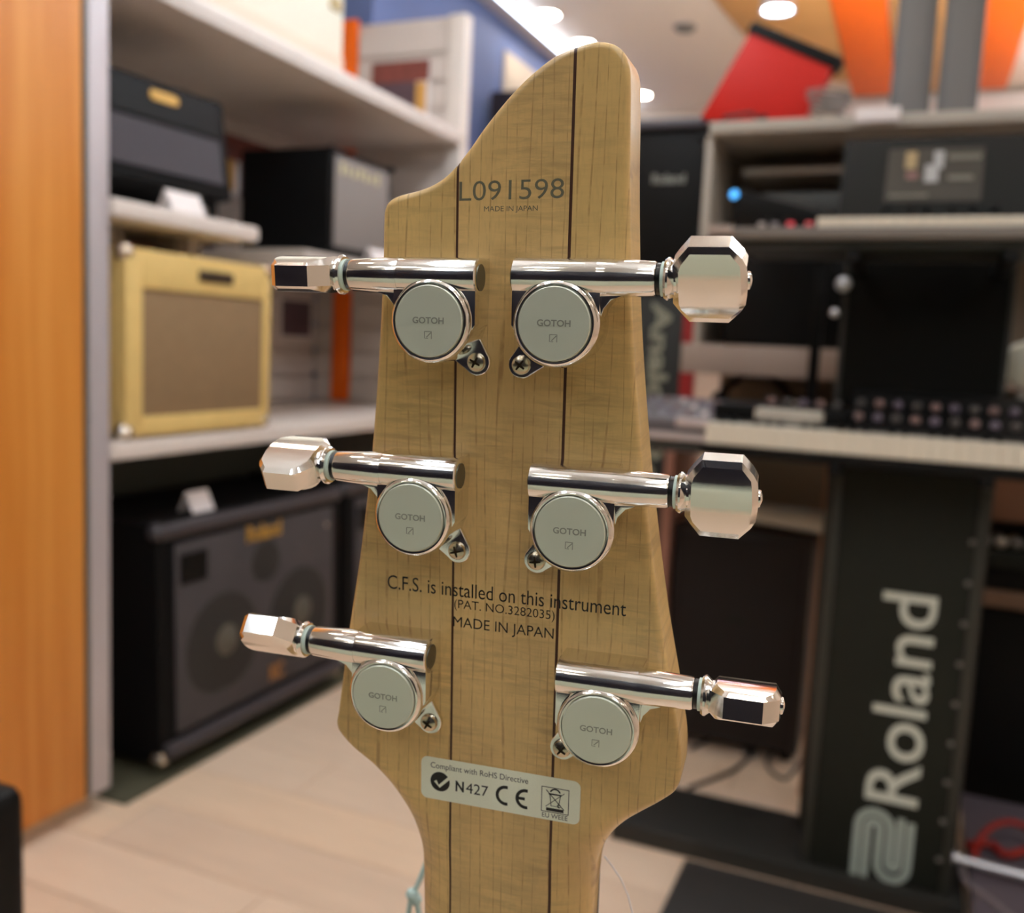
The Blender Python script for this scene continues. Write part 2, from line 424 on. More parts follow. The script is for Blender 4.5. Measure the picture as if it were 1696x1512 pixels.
vs = np.unique(np.concatenate([np.arange(-97.74, -94, .17), np.arange(-94, -74, .6), np.arange(-74, -63, .3), np.arange(-63, 52, 1.2), np.arange(52, 64, .5), np.arange(64, 114, 1.0), [113.9]]))
uL = smooth_interp(Lpts, vs); uR = smooth_interp(Rpts, vs)
outl = np.array([(a, b) for a, b in zip(uL, vs)]+[(a, b) for a, b in zip(uR[::-1], vs[::-1])])
segA = outl; segB = np.roll(outl, -1, 0)
keep = ~((segA[:, 1] > 113) & (segB[:, 1] > 113)); segA, segB = segA[keep], segB[keep]
def edge_dist(u, v):
    p = np.array([u, v]); d = segB-segA; t = np.clip(((p-segA)*d).sum(1)/np.maximum((d*d).sum(1), 1e-9), 0, 1)
    return np.sqrt((((segA+d*t[:, None])-p)**2).sum(1).min())
def back_z(u, v):
    k = min(1, max(0, (v-58)/36)); k = k*k*(3-2*k)
    R = 1.5 + 14*k; Dp = 1.5+8.5*k
    d = edge_dist(u, v)
    if d >= R: return HZ
    q = 1-d/R
    return HZ - Dp*(1-math.sqrt(max(0, 1-q*q)))
def slab(name, a, b, m, n):
    rings = []
    for v, l, r in zip(vs, uL, uR):
        lo, hi = max(l, a), min(r, b)
        if hi-lo < .02:
            if rings: break
            continue
        ring = [(lo, -v, FZ)]
        for j in range(n+1):
            f = .5-.5*math.cos(PI*j/n) if n > 2 else j/n
            u = lo+(hi-lo)*f; ring.append((u, -v, back_z(u, v)))
        ring.append((hi, -v, FZ)); rings.append(ring)
    return obj(name, G().loft(rings).scale(.001), m, guitar, ang=40)
o = slab('headstock_wing', -60, -11.85, M_wing, 22); o['label'] = 'left maple wing of the headstock'
slab('veneer_strip', -11.85, -11.3, M_strip, 2)
slab('headstock_core', -11.3, 12.75, M_core, 22)
slab('veneer_strip', 12.75, 13.4, M_strip, 2)
o = slab('headstock_wing', 13.4, 60, M_wing, 22); o['label'] = 'right maple wing of the headstock'
g = G().box(-20.9, 21.6, -114, -84, -30, -24.02).scale(.001); obj('fretboard', g, M_fret, guitar, bevel=.0006)

def lettering(body, u0, u1, vtop, vbot, m, z=HZ, bold=0.0, shear=0, parent=guitar, name='lettering'):
    g = text_fit(body, (u1-u0), (vbot-vtop), bold)
    g.v = [((x+u0)*.001, (y-vbot + shear*(x))*.001, (z+.03)*.001) for x, y, _ in g.v]
    return obj(name, g, m, parent)
lettering('L091598', -11.2, 11.6, -71.0, -67.0, M_greyink, bold=-.004, shear=.02)
lettering('MADE IN JAPAN', -5.6, 6.1, -65.9, -64.5, M_greyink, bold=0, shear=.012)
lettering('C.F.S. is installed on this instrument', -27.7, 28.2, 16.9, 20.25, M_ink, bold=.0)
lettering('(PAT. NO.3282035)', -11.2, 12.4, 20.9, 23.6, M_ink, bold=-.004)
lettering('MADE IN JAPAN', -11.4, 12.3, 25.0, 28.2, M_ink, bold=-.002)
# compliance sticker
def rrect(x0, x1, y0, y1, r, n=6):
    P = []
    for cx, cy, a0 in ((x1-r, y1-r, 0), (x0+r, y1-r, 90), (x0+r, y0+r, 180), (x1-r, y0+r, 270)):
        for i in range(n+1):
            a = math.radians(a0+90*i/n); P.append((cx+r*math.cos(a), cy+r*math.sin(a)))
    return P
g = G().prism(rrect(-19, 19.7, -71.0, -60.4, 1.6), HZ, HZ+.09).scale(.001); st = obj('sticker', g, M_sticker, guitar); st['label'] = 'silver compliance label with black print'
ZS = HZ+.09
def sl(body, u0, u1, vt, vb, bold=0): return lettering(body, u0, u1, vt, vb, M_ink, z=ZS-.01, bold=bold, parent=st)
sl('Compliant with RoHS Directive', -16.6, 7.4, 61.6, 63.5)
sl('N', -10.3, -8.2, 65.3, 68.0, .03); sl('427', -7.7, -2.2, 65.35, 68.0)
sl('EU WEEE', 10.9, 16.9, 69.3, 70.45)
def arcpts(cx, cy, r, a0, a1, n=16): return [(cx+r*math.cos(math.radians(a0+(a1-a0)*i/n)), cy+r*math.sin(math.radians(a0+(a1-a0)*i/n))) for i in range(n+1)]
def flat(g, parent=st, m=M_ink, name='printed_mark', z=ZS):
    g.v = [(x*.001, y*.001, (z+zz)*.001) for x, y, zz in g.v]; return obj(name, g, m, parent)
# tick in a disc
g = G().prism(arcpts(-14.2, -66.3, 2.45, 0, 345, 24), 0, .03); flat(g)
g = ribbon([(-15.4, -66.2), (-14.4, -67.5), (-11.5, -64.6)], .75, .03, .06); flat(g, m=M_sticker)
# CE mark
flat(ribbon(arcpts(2.1, -66.9, 2.1, 78, 282), .75, 0, .03)); 
flat(join(ribbon(arcpts(6.9, -66.9, 2.1, 78, 282), .75, 0, .03), ribbon([(5.0, -66.9), (6.7, -66.9)], .7, 0, .031)))
# crossed bin
fr = G(); fr.box(10.6, 17.1, -69.05, -68.9, 0, .03); fr.box(10.6, 17.1, -63.0, -62.85, 0, .03); fr.box(10.6, 10.75, -69, -62.9, 0, .03); fr.box(16.95, 17.1, -69, -62.9, 0, .03); flat(fr)
b_ = join(ribbon([(12.6, -64.6), (12.95, -67.4), (14.7, -67.4), (15.1, -64.6)], .2, 0, .03), ribbon([(12.3, -64.5), (15.4, -64.5)], .34, 0, .03), ribbon(arcpts(13.85, -64.4, 1.2, 20, 160, 8), .35, 0, .03),
          ribbon([(11.7, -63.6), (16.0, -68.0)], .2, 0, .03), ribbon([(16.0, -63.9), (11.7, -67.7)], .14, 0, .03), ribbon(arcpts(14.8, -67.2, .38, 0, 330, 8), .2, 0, .03))
flat(b_)
g = G(); g.box(11.8, 15.9, -68.7, -67.95, 0, .03); flat(g)

# ---- tuning machines
def button_mesh():
    """octagonal knob about the shaft axis: x outward from the flange, y in the plane, z through the thickness"""
    o8 = [(0.2, 4.3), (3.3, 8.2), (10.9, 8.2), (13.9, 4.9), (13.9, -4.9), (10.9, -8.2), (3.3, -8.2), (0.2, -4.3)]
    cx = 7.1
    T = lambda x: 2.35 - .0*x
    def span(y, ins):
        H = 8.2-ins
        if abs(y) > H: y = math.copysign(H, y)
        a = abs(y)
        xl = 0.2 + (a-4.3)*(3.1/3.9) if a > 4.3 else .2
        xr = 13.9 - (a-4.9)*(3.0/3.3) if a > 4.9 else 13.9+.45*(1-(a/4.9)**2)
        return xl+ins*1.0, xr-ins*.85
    g = G()
    ys = [-1, -.88, -.7, -.5, -.25, 0, .25, .5, .7, .88, 1]
    def layer(ins, zf, flatz):
        H = 8.2-ins; return [(span(t*H, ins), t*H) for t in ys]
    def face(sign):
        ins = 1.3; n = 7; rows = []
        H = 8.2-ins
        for t in ys:
            (a, b), y = span(t*H, ins), t*H
            zz = 2.75+1.15*(1-t*t)
            taper = lambda x: min(1, .62+.38*max(0, (x-.2)/3.2)) if False else 1
            rows.append([(a+(b-a)*i/n, y, sign*zz) for i in range(n+1)])
        return rows
    # outline points at the belt and at the face
    tops = face(1); bots = face(-1)
    for rows in (tops, bots):
        n = len(rows[0]); vs_ = [p for r in rows for p in r]; fs = []
        for k in range(len(rows)-1):
            for i in range(n-1): fs.append((k*n+i, k*n+i+1, (k+1)*n+i+1, (k+1)*n+i))
        g.add(vs_, fs)
    def loop(rows):
        L = [r[0] for r in rows]; R = [r[-1] for r in rows][::-1]
        return rows[0][0:1] and ([p for p in L] + rows[-1][1:-1] + R + rows[0][1:-1][::-1])
    def belt(z):
        H = 8.2; rows = []
        for t in ys:
            a, b = span(t*H, 0); rows.append([(a+(b-a)*i/7, t*H, z) for i in range(8)])
        return rows
    lt, l1, l2, lb = loop(tops), loop(belt(2.15)), loop(belt(-2.15)), loop(bots)
    g.loft([lt, l1, l2, lb], caps=False)
    # end boss and flange collar
    g.lathe([(0, 15.1), (.9, 15.0), (1.7, 14.7), (1.9, 14.2), (1.9, 13.6)][::-1], axis='x', n=20)
    g.lathe([(3.0, -1.7), (3.9, -1.5), (4.25, -1.0), (4.25, -.6), (3.7, 0), (3.3, .5), (3.4, 2.6)], axis='x', n=28)
    return g

def tuner(idx, s, cu, cv, bang, screw):
    """s=+1 shaft points right, -1 left; cu, cv centre of the gear cap in headstock millimetres"""
    names = ['upper left', 'upper right', 'middle left', 'middle right', 'lower left', 'lower right']
    def fin(g):
        g.v = [((x*s)*.001, y*.001, z*.001) for x, y, z in g.v]; return g
    def put(name, g, m, parent, **k): return obj(name, fin(g), m, parent, **k)
    AX, AZ, AR = 9.2, -4.75, 3.9
    H = G()
    H.lathe([(8.95, -11), (8.95, -2.2), (8.8, -1.4), (8.45, -.75), (8.0, -.45), (7.7, -.5), (7.62, -1.3)], n=64)
    Hob = put('tuning_machine', H, M_chrome, guitar, ang=35); Hob.location = (cu*.001, -cv*.001, 0); Hob['label'] = '%s chrome tuning machine' % names[idx]
    # barrel block: D section along x
    B = G()
    def dsec(x, r, k=1.0):
        P = [(x, AX-r*k, -11), (x, AX-r*k, AZ)]
        for i in range(1, 16):
            a = PI-PI*i/16; P.append((x, AX+r*k*math.cos(a), AZ+r*k*math.sin(a)))
        P += [(x, AX+r*k, AZ), (x, AX+r*k, -11)]
        return P
    B.loft([dsec(-9.6, AR, .93), dsec(-9.35, AR, 1), dsec(8.2, AR, 1), dsec(8.6, AR, .97)])
    put('worm_barrel', B, M_chrome, Hob, ang=35)
    Wb = G(); Wb.prism([(-9.5, 7), (-9.5, -.6), (-8.7, -2), (8.0, -2), (8.75, -.2), (8.75, 7)], -11, -2.1)
    Wb.prism([(8.0, 6.2), (13.6, 6.0), (10.8, 4.9), (9.3, 3.2), (8.55, .6), (7.6, 1)], -9.0, -3.2)
    put('gear_web', Wb, M_chrome, Hob, bevel=.00035)
    Bp = G(); Bp.prism(rrect(-9.2, 8.3, 5, 13.04, 1.0, 4), -11, -10.6); put('base_flange', Bp, M_chrome, Hob, bevel=.0003)
    sh = G().lathe([(3.95, 7.9), (3.9, 9.0), (3.45, 18.9), (3.25, 19.3), (2.2, 19.35)], c=(0, AX, AZ), axis='x', n=40); put('shaft_sleeve', sh, M_chrome, Hob)
    put('washer', G().lathe([(2.7, 19.3), (3.1, 19.45), (3.1, 20.2), (2.7, 20.25)], c=(0, AX, AZ), axis='x', n=32), M_blackw, Hob)['label'] = 'black washer'
    put('washer', G().lathe([(2.9, 20.2), (3.4, 20.35), (3.4, 20.95), (2.9, 21.05)], c=(0, AX, AZ), axis='x', n=32), M_nylon, Hob)['label'] = 'white nylon washer'
    bt = button_mesh(); ca, sa = math.cos(bang), math.sin(bang)
    bt.v = [(x+22.5, AX+y*ca+z*sa, AZ-y*sa+z*ca) for x, y, z in bt.v]
    put('button', bt, M_chrome, Hob, ang=22)
    cap = G().lathe([(7.45, -1.25), (7.45, -.25), (7.25, 0), (0, .02)], n=64); put('gear_cap', cap, M_satin, Hob)['label'] = 'satin grey round cap'
    put('end_plug', G().lathe([(2.75, -9.75), (2.75, -9.3)], c=(0, AX-.1, AZ-.2), axis='x', n=32), M_plug, Hob)
    # stamped maker's name and arrow mark (never mirrored)
    t1 = text_fit('GOTOH', 6.9, 1.35, .02, .04); t1.v = [((x-3.45)*.001, (y-.5)*.001, (z+.02)*.001) for x, y, z in t1.v]
    obj('lettering', t1, M_emb, Hob)
    t2 = join(ribbon([(-.75, -2.1), (.75, -2.1), (.75, -3.6)], .16, .02, .06), ribbon([(-.75, -2.1), (-.75, -3.5), (0, -3.5)], .16, .02, .06), ribbon([(.65, -2.3), (-.35, -3.3)], .2, .02, .06))
    t2.v = [(x*.001, y*.001, z*.001) for x, y, z in t2.v]; obj('stamped_mark', t2, M_emb, Hob)
    # lug with screw
    sx, sy = screw
    lug = []
    base = [(-1.5, -7.2), (-8.6, -1.2)]
    d = Vector((sx, sy)).normalized(); nrm = Vector((-d.y, d.x))
    P = []
    for i in range(13):
        a = -PI/2+PI*i/12; v = Vector((sx, sy)) + (d*math.cos(a)+nrm*math.sin(a))*2.95; P.append((v.x, v.y))
    q = d*4.5; P += [tuple(q+nrm*4.6), tuple(q-nrm*4.6)]
    put('mounting_lug', G().prism(P, -11, -9.5), M_chrome, Hob, bevel=.0004, seg=3)
    scg = G().lathe([(2.1, -9.6), (2.1, -9.2), (1.85, -8.6), (1.2, -8.2), (0, -8.05)], c=(sx, sy, 0), n=28)
    sc = put('screw', scg, M_screw, Hob)
    cr = G(); a0 = .5+idx*.4
    for a in (a0, a0+PI/2):
        c_, s_ = math.cos(a), math.sin(a); hw, hl = .27, 1.25
        pp = [(sx+c_*x-s_*y, sy+s_*x+c_*y) for x, y in ((-hl, -hw*.6), (-.4, -hw), (.4, -hw), (hl, -hw*.6), (hl, hw*.6), (.4, hw), (-.4, hw), (-hl, hw*.6))]
        cr.prism(pp, -9, -8.0)
    put('screw_recess', cr, M_slot, Hob)
    return Hob
rad = math.radians
tuner(0, -1, -13.71, -41.94, rad(86), (-7.5, -8.7))
tuner(1, 1, 13.00, -42.18, rad(-31), (-9.2, -9.1))
tuner(2, -1, -17.57, .10, rad(68), (-7.5, -8.9))
tuner(3, 1, 17.60, -.09, rad(-12), (-9.3, -9.5))
tuner(4, -1, -23.98, 41.99, rad(-54), (-7.5, -9.0))
tuner(5, 1, 24.73, 42.10, rad(99), (-9.3, -10.0))

# thread of the price tag hanging from the neck, and a knotted string
def cam_pt(px, py, z): 
    return Vector((0, 0, CAM_H)) + (_R*((px-CX)/F_PX) + _D*((py-CY)/F_PX) + _F)*z
g = G().tube([cam_pt(x, y, z) for x, y, z in ((1001, 1418, .245), (1012, 1432, .245), (1028, 1455, .244), (1040, 1482, .243), (1048, 1515, .242), (1050, 1560, .241))], .00022, 8)
tag(obj('tag_thread', g, M_paper), 'thin white thread looping beside the right edge of the guitar neck', 'thread')
g = G().tube([cam_pt(x, y, .32) for x, y in ((708, 1425), (700, 1445), (692, 1465), (684, 1478), (680, 1490), (676, 1515), (672, 1560))], .0009, 8)
g.lathe([(0, -.0022), (.0018, -.0014), (.0024, 0), (.0018, .0014), (0, .0022)], c=cam_pt(683, 1481, .32), n=12)
g.lathe([(0, -.0020), (.0016, -.0012), (.0020, 0), (.0016, .0012), (0, .0020)], c=cam_pt(689, 1490, .32), n=12)
g.tube([cam_pt(x, y, .32) for x, y in ((686, 1485), (692, 1502), (696, 1530))], .0009, 8)
tag(obj('knotted_string', g, mat('pale_blue_cord', (176, 200, 196), .7)), 'pale blue knotted string hanging left of the guitar neck', 'string')

# dark rounded thing at the lower left corner
t = thing('guitar_case', 'dark case edge with rounded brass trim at the lower left corner', 'case', at(-60, 2200, y=.55))
bx = at(-30, 1375, y=.55); 
obj('body', G().box(bx.x-.16, bx.x-.001, .50, .60, .25, bx.z+.022), M_blackp, t, bevel=.02, seg=4, world=True)
obj('edge_trim', G().tube([(bx.x-.10, .55, bx.z+.045), (bx.x-.03, .55, bx.z+.042), (bx.x-.008, .55, bx.z+.03), (bx.x+.002, .55, bx.z+.008), (bx.x+.004, .55, bx.z-.02), (bx.x+.004, .55, .26)], .007, 12), mat('brass_trim', (120, 96, 44), .4, metal=.6), t, world=True)

# ------------------------------------------------------------------ left side: partition and shelving
t = thing('partition', 'orange-brown wooden partition with a grey metal edge at the far left', 'partition', (-1.80, 1.2, 0))
wbox('wood_panel', t, -1.86, -1.70, .35, 1.572, .05, 2.6, M_owood)
wbox('metal_edge', t, -1.862, -1.698, 1.572, 1.584, .05, 2.6, mat('dark_gasket', (66, 70, 62), .5), label='dark gasket strip')  # thin dark gasket between wood and metal
wbox('metal_edge', t, -1.866, -1.696, 1.584, 1.642, .05, 2.6, mat('satin_aluminium', (196, 190, 194), .4, metal=.25), label='brushed aluminium edge post')
wbox('plinth', t, -1.85, -1.74, .38, 1.62, 0, .05, mat('plinth_beige', (206, 182, 156), .6))

X0, XB, YE = -1.69, -2.35, 3.39
sh = thing('display_shelving', 'white slatwall display shelving along the left side', 'shelving', (-2.0, 2.5, 0))
wbox('shelf_board', sh, XB, X0, 1.645, YE+.02, 1.912, 1.952, M_white, .006, 'upper white shelf')
wbox('shelf_lip', sh, X0-.012, X0+.004, 1.645, YE+.02, 1.930, 1.958, M_white)
wbox('shelf_board', sh, XB, X0, 1.645, YE, .842, .884, M_white, .006, 'lower white shelf')
wbox('shelf_board', sh, -2.30, -1.685, 2.37, YE, 1.345, 1.405, mat('shelf_grey_white', (190, 180, 172), .5), .006, 'middle grey-white shelf')
wbox('back_panel', sh, XB-.03, XB-.015, 1.645, YE, 0, 2.42, M_wallw, .002)
wbox('end_panel', sh, XB, X0-.05, YE+.015, YE+.03, .0, 2.40, M_wallw, .002)
wbox('end_post', sh, X0-.075, X0-.002, YE-.01, YE+.05, 0, 2.40, M_white)
wbox('kick_panel', sh, XB, -2.28, 1.75, YE, 0, .84, mat('kick_grey', (96, 104, 98), .6))
wbox('upright_strip', sh, -2.262, -2.18, YE-.008, YE+.012, .89, 2.42, M_orange, .003, 'orange upright strip')
z = .89; pro = None
while z < 2.36:
    h = .094
    if not (1.9 < z+h/2 < 1.96):
        for (a, b) in ((XB, -2.268), (-2.174, X0-.08)):
            o = obj('slat', G().box(a, b, YE, YE+.015, z, z+h), M_wallw, sh, bevel=.003, seg=1, world=True)
    z += .106
z = .89
while z < 1.86:
    o = obj('slat', G().box(XB-.015, XB, 1.75, YE, z, z+.094), M_wallw, sh, bevel=.003, seg=1, world=True); z += .106

def poster(label, x0, x1, y0, y1, z0, z1, cols, axis):
    """printed card of coloured fields; axis 'y' faces -y, axis 'x' faces +x"""
    t = thing('poster', label, 'poster', ((x0+x1)/2, (y0+y1)/2, z0), group=None)
    sheet = obj('sheet', G().box(x0, x1, y0, y1, z0, z1), M_paper, t, world=True)
    for (a0, a1, b0, b1, m) in cols:
        za, zb = z0+(z1-z0)*b0, z0+(z1-z0)*b1
        if axis == 'y':
            g = G().box(x0+(x1-x0)*a0, x0+(x1-x0)*a1, y0-.001, y0, za, zb)
        else:
            g = G().box(x1, x1+.001, y0+(y1-y0)*a0, y0+(y1-y0)*a1, za, zb)
        obj('printed_field', g, m, t, world=True).parent = sheet
    return t
P1 = mat('print_maroon', (120, 62, 54), .6, var=.35, vscale=25); P2 = mat('print_plum', (86, 66, 74), .6, var=.25, vscale=20); P3 = mat('print_amber', (214, 160, 80), .6)
poster('small printed card with maroon top on the white end panel above the shelf', -2.10, -1.84, YE-.012, YE-.006, 2.03, 2.24, [(0, 1, .62, 1, P1), (0, .78, 0, .62, P2), (.78, .95, 0, .6, P3)], 'y')
poster('reddish printed card on the back slats right of the tilted black amplifier', XB, XB+.004, 2.80, 3.22, 1.64, 1.86, [(0, 1, .6, 1, P1), (.2, 1, 0, .6, P2), (.02, .14, .1, .6, P3)], 'x')
poster('dark printed card on the back slats below the middle shelf', XB, XB+.004, 3.14, 3.36, 1.14, 1.30, [(0.05, .95, .05, .95, P2)], 'x')
poster('dark purple printed card on the back slats behind the cream amplifier', XB, XB+.004, 2.44, 2.76, 1.40, 1.56, [(0.0, .35, 0, 1, M_dred), (.4, 1, 0, 1, P2)], 'x')

# white carton on the top shelf
t = thing('carton', 'large cream carton standing on the upper white shelf', 'box', (-1.93, 2.2, 1.952))
wbox('body', t, -2.2, -1.762, 1.72, 2.655, 1.953, 2.52, mat('carton_cream', (224, 218, 200), .6), .004)
wbox('lid_band', t, -2.203, -1.759, 1.718, 2.658, 1.953, 2.03, mat('carton_beige', (222, 198, 178), .6), .003)
wbox('handle_slot', t, -1.764, -1.757, 2.58, 2.64, 2.16, 2.20, mat('slot_tan', (170, 150, 110), .7), .001)

# tilted black combo amplifier on a small board
t = thing('riser_board', 'small white board under the tilted black amplifier', 'board', (-1.9, 1.93, 1.372))
wbox('board', t, -2.22, -1.685, 1.645, 2.16, 1.398, 1.440, M_white, .012)
for yy in (1.78, 2.06):
    wbox('bracket', t, -2.1, -1.84, yy-.045, yy+.045, 1.3385, 1.398, mat('bracket_grey', (160, 150, 144), .5), .003)
amp = thing('guitar_amplifier', 'small black combo amplifier tilted back on the white riser board', 'amplifier', (-1.93, 1.905, 1.473), (0, rad(-9), rad(-4)))
g = G().box(-.20, .185, -.235, .215, .0, .262); obj('cabinet', g, M_black, amp, bevel=.012, seg=3)
obj('grille', G().box(.186, .190, -.20, .18, .035, .15), mat('grille_blackish', (66, 62, 68), .75), amp)
obj('control_panel', G().box(.186, .190, -.20, .18, .16, .245), M_blackp, amp)
obj('logo_badge', G().prism([(y*1.0, z) for y, z in rrect(-.045, .045, .208, .232, .011, 4)], .190, .194, 'x'), M_gold, amp)
obj('handle', G().tube([(-.02, -.08, .26), (-.02, -.06, .282), (-.02, .04, .282), (-.02, .06, .26)], .007), M_blackp, amp)
for y in (-.2, .17): obj('foot', G().lathe([(.014, 0), (.012, -.054)], c=(.15, y, 0.003), n=12), M_blackp, amp)

def price_card(label, loc, rz, w=.10, h=.05, lean=25):
    t = thing('price_card', label, 'price card', loc, (0, 0, rz))
    a = rad(lean)
    obj('front_leaf', G().prism([(0, 0), (.0015, 0), (.0015-h*math.sin(a), h*math.cos(a)), (-h*math.sin(a), h*math.cos(a))], -w/2, w/2, 'y'), M_paper, t)
    obj('back_leaf', G().prism([(-2*h*math.sin(a), 0), (-2*h*math.sin(a)+.0015, 0), (-h*math.sin(a)+.0015, h*math.cos(a)), (-h*math.sin(a), h*math.cos(a))], -w/2, w/2, 'y'), M_paper, t)
price_card('white folded price card on the riser board in front of the tilted amplifier', (-1.70, 1.90, 1.441), 0, .12, .055)
price_card('white folded price card on the middle shelf before the grey-fronted amplifier', (-1.69, 2.82, 1.406), 0, .12, .05)

# cream amplifier
t = thing('guitar_amplifier', 'cream vinyl combo amplifier with brown grille cloth on the lower white shelf', 'amplifier', (-1.85, 1.96, .884))
wbox('cabinet', t, -2.06, -1.712, 1.688, 2.226, .892, 1.338, M_tweed, .016)
g = G(); g.box(-1.712, -1.700, 1.742, 2.196, .94, 1.245); obj('grille', g, M_cloth, t, bevel=.003, world=True)
fr = G()
fr.box(-1.715, -1.694, 1.690, 1.742, .893, 1.336); fr.box(-1.715, -1.694, 2.196, 2.224, .893, 1.336); fr.box(-1.715, -1.694, 1.742, 2.196, .893, .94); fr.box(-1.715, -1.694, 1.742, 2.196, 1.245, 1.336)
obj('front_frame', fr, M_tweed, t, bevel=.004, world=True)
wbox('name_badge', t, -1.695, -1.690, 1.93, 2.06, 1.275, 1.305, mat('badge_dark', (86, 74, 62), .3, metal=.5), .003)
for y in (1.688, 2.226):
    for zz in (.892, 1.338):
        sgz = 1 if zz < 1 else -1; sy = 1 if y < 2 else -1
        obj('corner_protector', G().lathe([(0, -.024), (.017, -.017), (.024, 0), (.017, .017), (0, .024)], c=(-1.712, y+sy*.012, zz+sgz*.014), n=14), M_steel, t, world=True)
for y in (1.74, 2.17): obj('foot', G().lathe([(.015, 0), (.017, .012)], c=(-1.75, y, .884-.0), n=12), M_blackp, t, world=True)
obj('handle', G().tube([(-1.88, 1.86, 1.336), (-1.88, 1.87, 1.36), (-1.88, 1.97, 1.36), (-1.88, 1.98, 1.336)], .008), M_brown, t, world=True)
# toggle on top, catching the light
t = thing('metal_stand', 'small nickel stand peg behind the top of the cream amplifier', 'stand', (-1.80, 2.02, 1.340))
obj('peg', G().lathe([(.022, 0), (.022, .004), (.006, .006), (.006, .036), (.014, .040), (.014, .050), (0, .054)], n=16), M_steel, t)

# grey-fronted stack amplifier
t = thing('guitar_amplifier', 'black amplifier with light grey grille on the middle shelf at the corner', 'amplifier', (-1.9, 2.78, 1.406))
wbox('cabinet', t, -2.09, -1.745, 2.575, 2.955, 1.412, 1.745, M_black, .01)
obj('grille', G().box(-1.746, -1.738, 2.60, 2.925, 1.44, 1.722), M_gcloth, t, bevel=.002, world=True)
for k in range(7):
    wbox('cream_stroke', t, -1.738, -1.7365, 2.625+k*.036, 2.643+k*.036, 1.668+.004*(k % 2), 1.704-.006*(k % 3), mat('cream_stroke', (196, 184, 140), .5), 0)
for y in (2.58, 2.95):
    for zz in (1.42, 1.737): obj('corner_protector', G().lathe([(0, -.012), (.009, -.008), (.012, 0), (.009, .008), (0, .012)], c=(-1.745, y, zz), n=12), M_blackp, t, world=True)

# big black keyboard amplifiers on the floor
def kb_amp(loc, label, first=None):
    if first: 
        t = copy_tree(first); t.location = loc; t['label'] = label; return t
    t = thing('keyboard_amplifier', label, 'amplifier', loc)
    # local: x towards the aisle (front at 0), y along the wall 0..0.83
    Wd, Hh = .815, .655
    prof = [(-.42, .03), (-.02, .03), (.0, .05), (-.012, Hh-.03), (-.035, Hh), (-.42, Hh)]
    g = G(); g.loft([[(x, 0, z) for x, z in prof], [(x, Wd, z) for x, z in prof]])
    obj('cabinet', g, M_black, t, bevel=.008, seg=3)
    obj('grille', G().loft([[(-.001, y, .10), (.006, y, .10), (-.006, y, Hh-.055), (-.014, y, Hh-.055)] for y in (.055, Wd-.05)]), M_dcloth, t, bevel=.002)
    for zz, k in ((.062, 0),):
        obj('front_rail', G().tube([(.004, .01, zz), (.004, Wd-.01, zz)], .022, 10), mat('rail_vinyl', (56, 52, 56), .45), t)
    obj('front_rail', G().tube([(-.022, .01, Hh-.022), (-.022, Wd-.01, Hh-.022)], .022, 10), MATS['rail_vinyl'], t)
    for y, r in ((.235, .145), (.585, .145)):
        obj('speaker_cone', G().lathe([(r, 0.0), (r, .004), (r-.012, .005), (.05, .0045), (.045, .006), (0, .008)], c=(-.0005, y, .29), axis='x', n=36), mat('cone_shade', (44, 41, 38), .8), t); cone = t.children[-1] if False else bpy.context.scene.collection.objects[-1]
        obj('dust_cap', G().lathe([(.045, .0), (.03, .006), (0, .009)], c=(.0055, y+.01, .30), axis='x', n=20), mat('cap_shade', (88, 84, 74), .7), cone)
    obj('horn', G().lathe([(.062, 0.0), (.062, .004), (0, .005)], c=(-.006, .42, .485), axis='x', n=24), MATS['cone_shade'], t)
    obj('vent', G().box(-.004, -.001, .07, .17, .49, .57), M_blackp, t)
    g = text_fit('Roland', .155, .046, .03, .004); g.v = [(-.0065+z, .335+x, .555+y) for x, y, z in g.v]; obj('lettering', g, M_gold, t)
    g = text_fit('KC', .062, .048, .03, .004); g.v = [(.0035+z, .44+x, .118+y) for x, y, z in g.v]; obj('lettering', g, mat('copper_lettering', (176, 120, 60), .4, metal=.3), t)
    obj('indicator', G().lathe([(.008, 0), (.006, .004), (0, .005)], c=(-.007, .73, .545), axis='x', n=12), M_steel, t)
    for y in (.012, Wd-.012):
        for zz in (.045, Hh-.018):
            obj('corner_protector', G().lathe([(0, -.026), (.018, -.018), (.026, 0), (.018, .018), (0, .026)], c=(-.012 if zz < .3 else -.026, y, zz), n=14), M_steel if zz < .3 else MATS['rail_vinyl'], t)
    for y in (.07, Wd-.07):
        for x in (-.36, -.07): obj('caster', G().lathe([(.028, -.012), (.03, 0), (.028, .012)], c=(x, y, .03), axis='y', n=16), M_blackp, t)
    return t
wbox('base_mat', sh, -2.27, -1.668, 1.66, YE, 0.0005, .007, mat('olive_mat', (78, 76, 58), .7), .001, 'dark olive base mat')
ka = kb_amp((-1.69, 1.80, .0072), 'large black keyboard amplifier with gold lettering, nearest on the floor')
kb = kb_amp((-1.71, 2.68, .0072), 'second large black keyboard amplifier behind the nearest one, by the headstock', ka)
price_card('grey-white price card on top of the nearest floor amplifier', (-1.75, 2.02, .6637), 0, .085, .06)

# dark tall cabinet seen above the shelf post
t = thing('tall_speaker', 'dark brown tall cabinet against the blue wall behind the headstock', 'cabinet', (-1.95, 4.7, 0))
wbox('body', t, -2.10, -1.72, 4.5, 4.9, .02, 2.42, mat('dark_brown_laminate', (44, 34, 36), .6), .01)
wbox('plinth', t, -2.08, -1.74, 4.52, 4.88, 0, .03, M_blackp, .002)

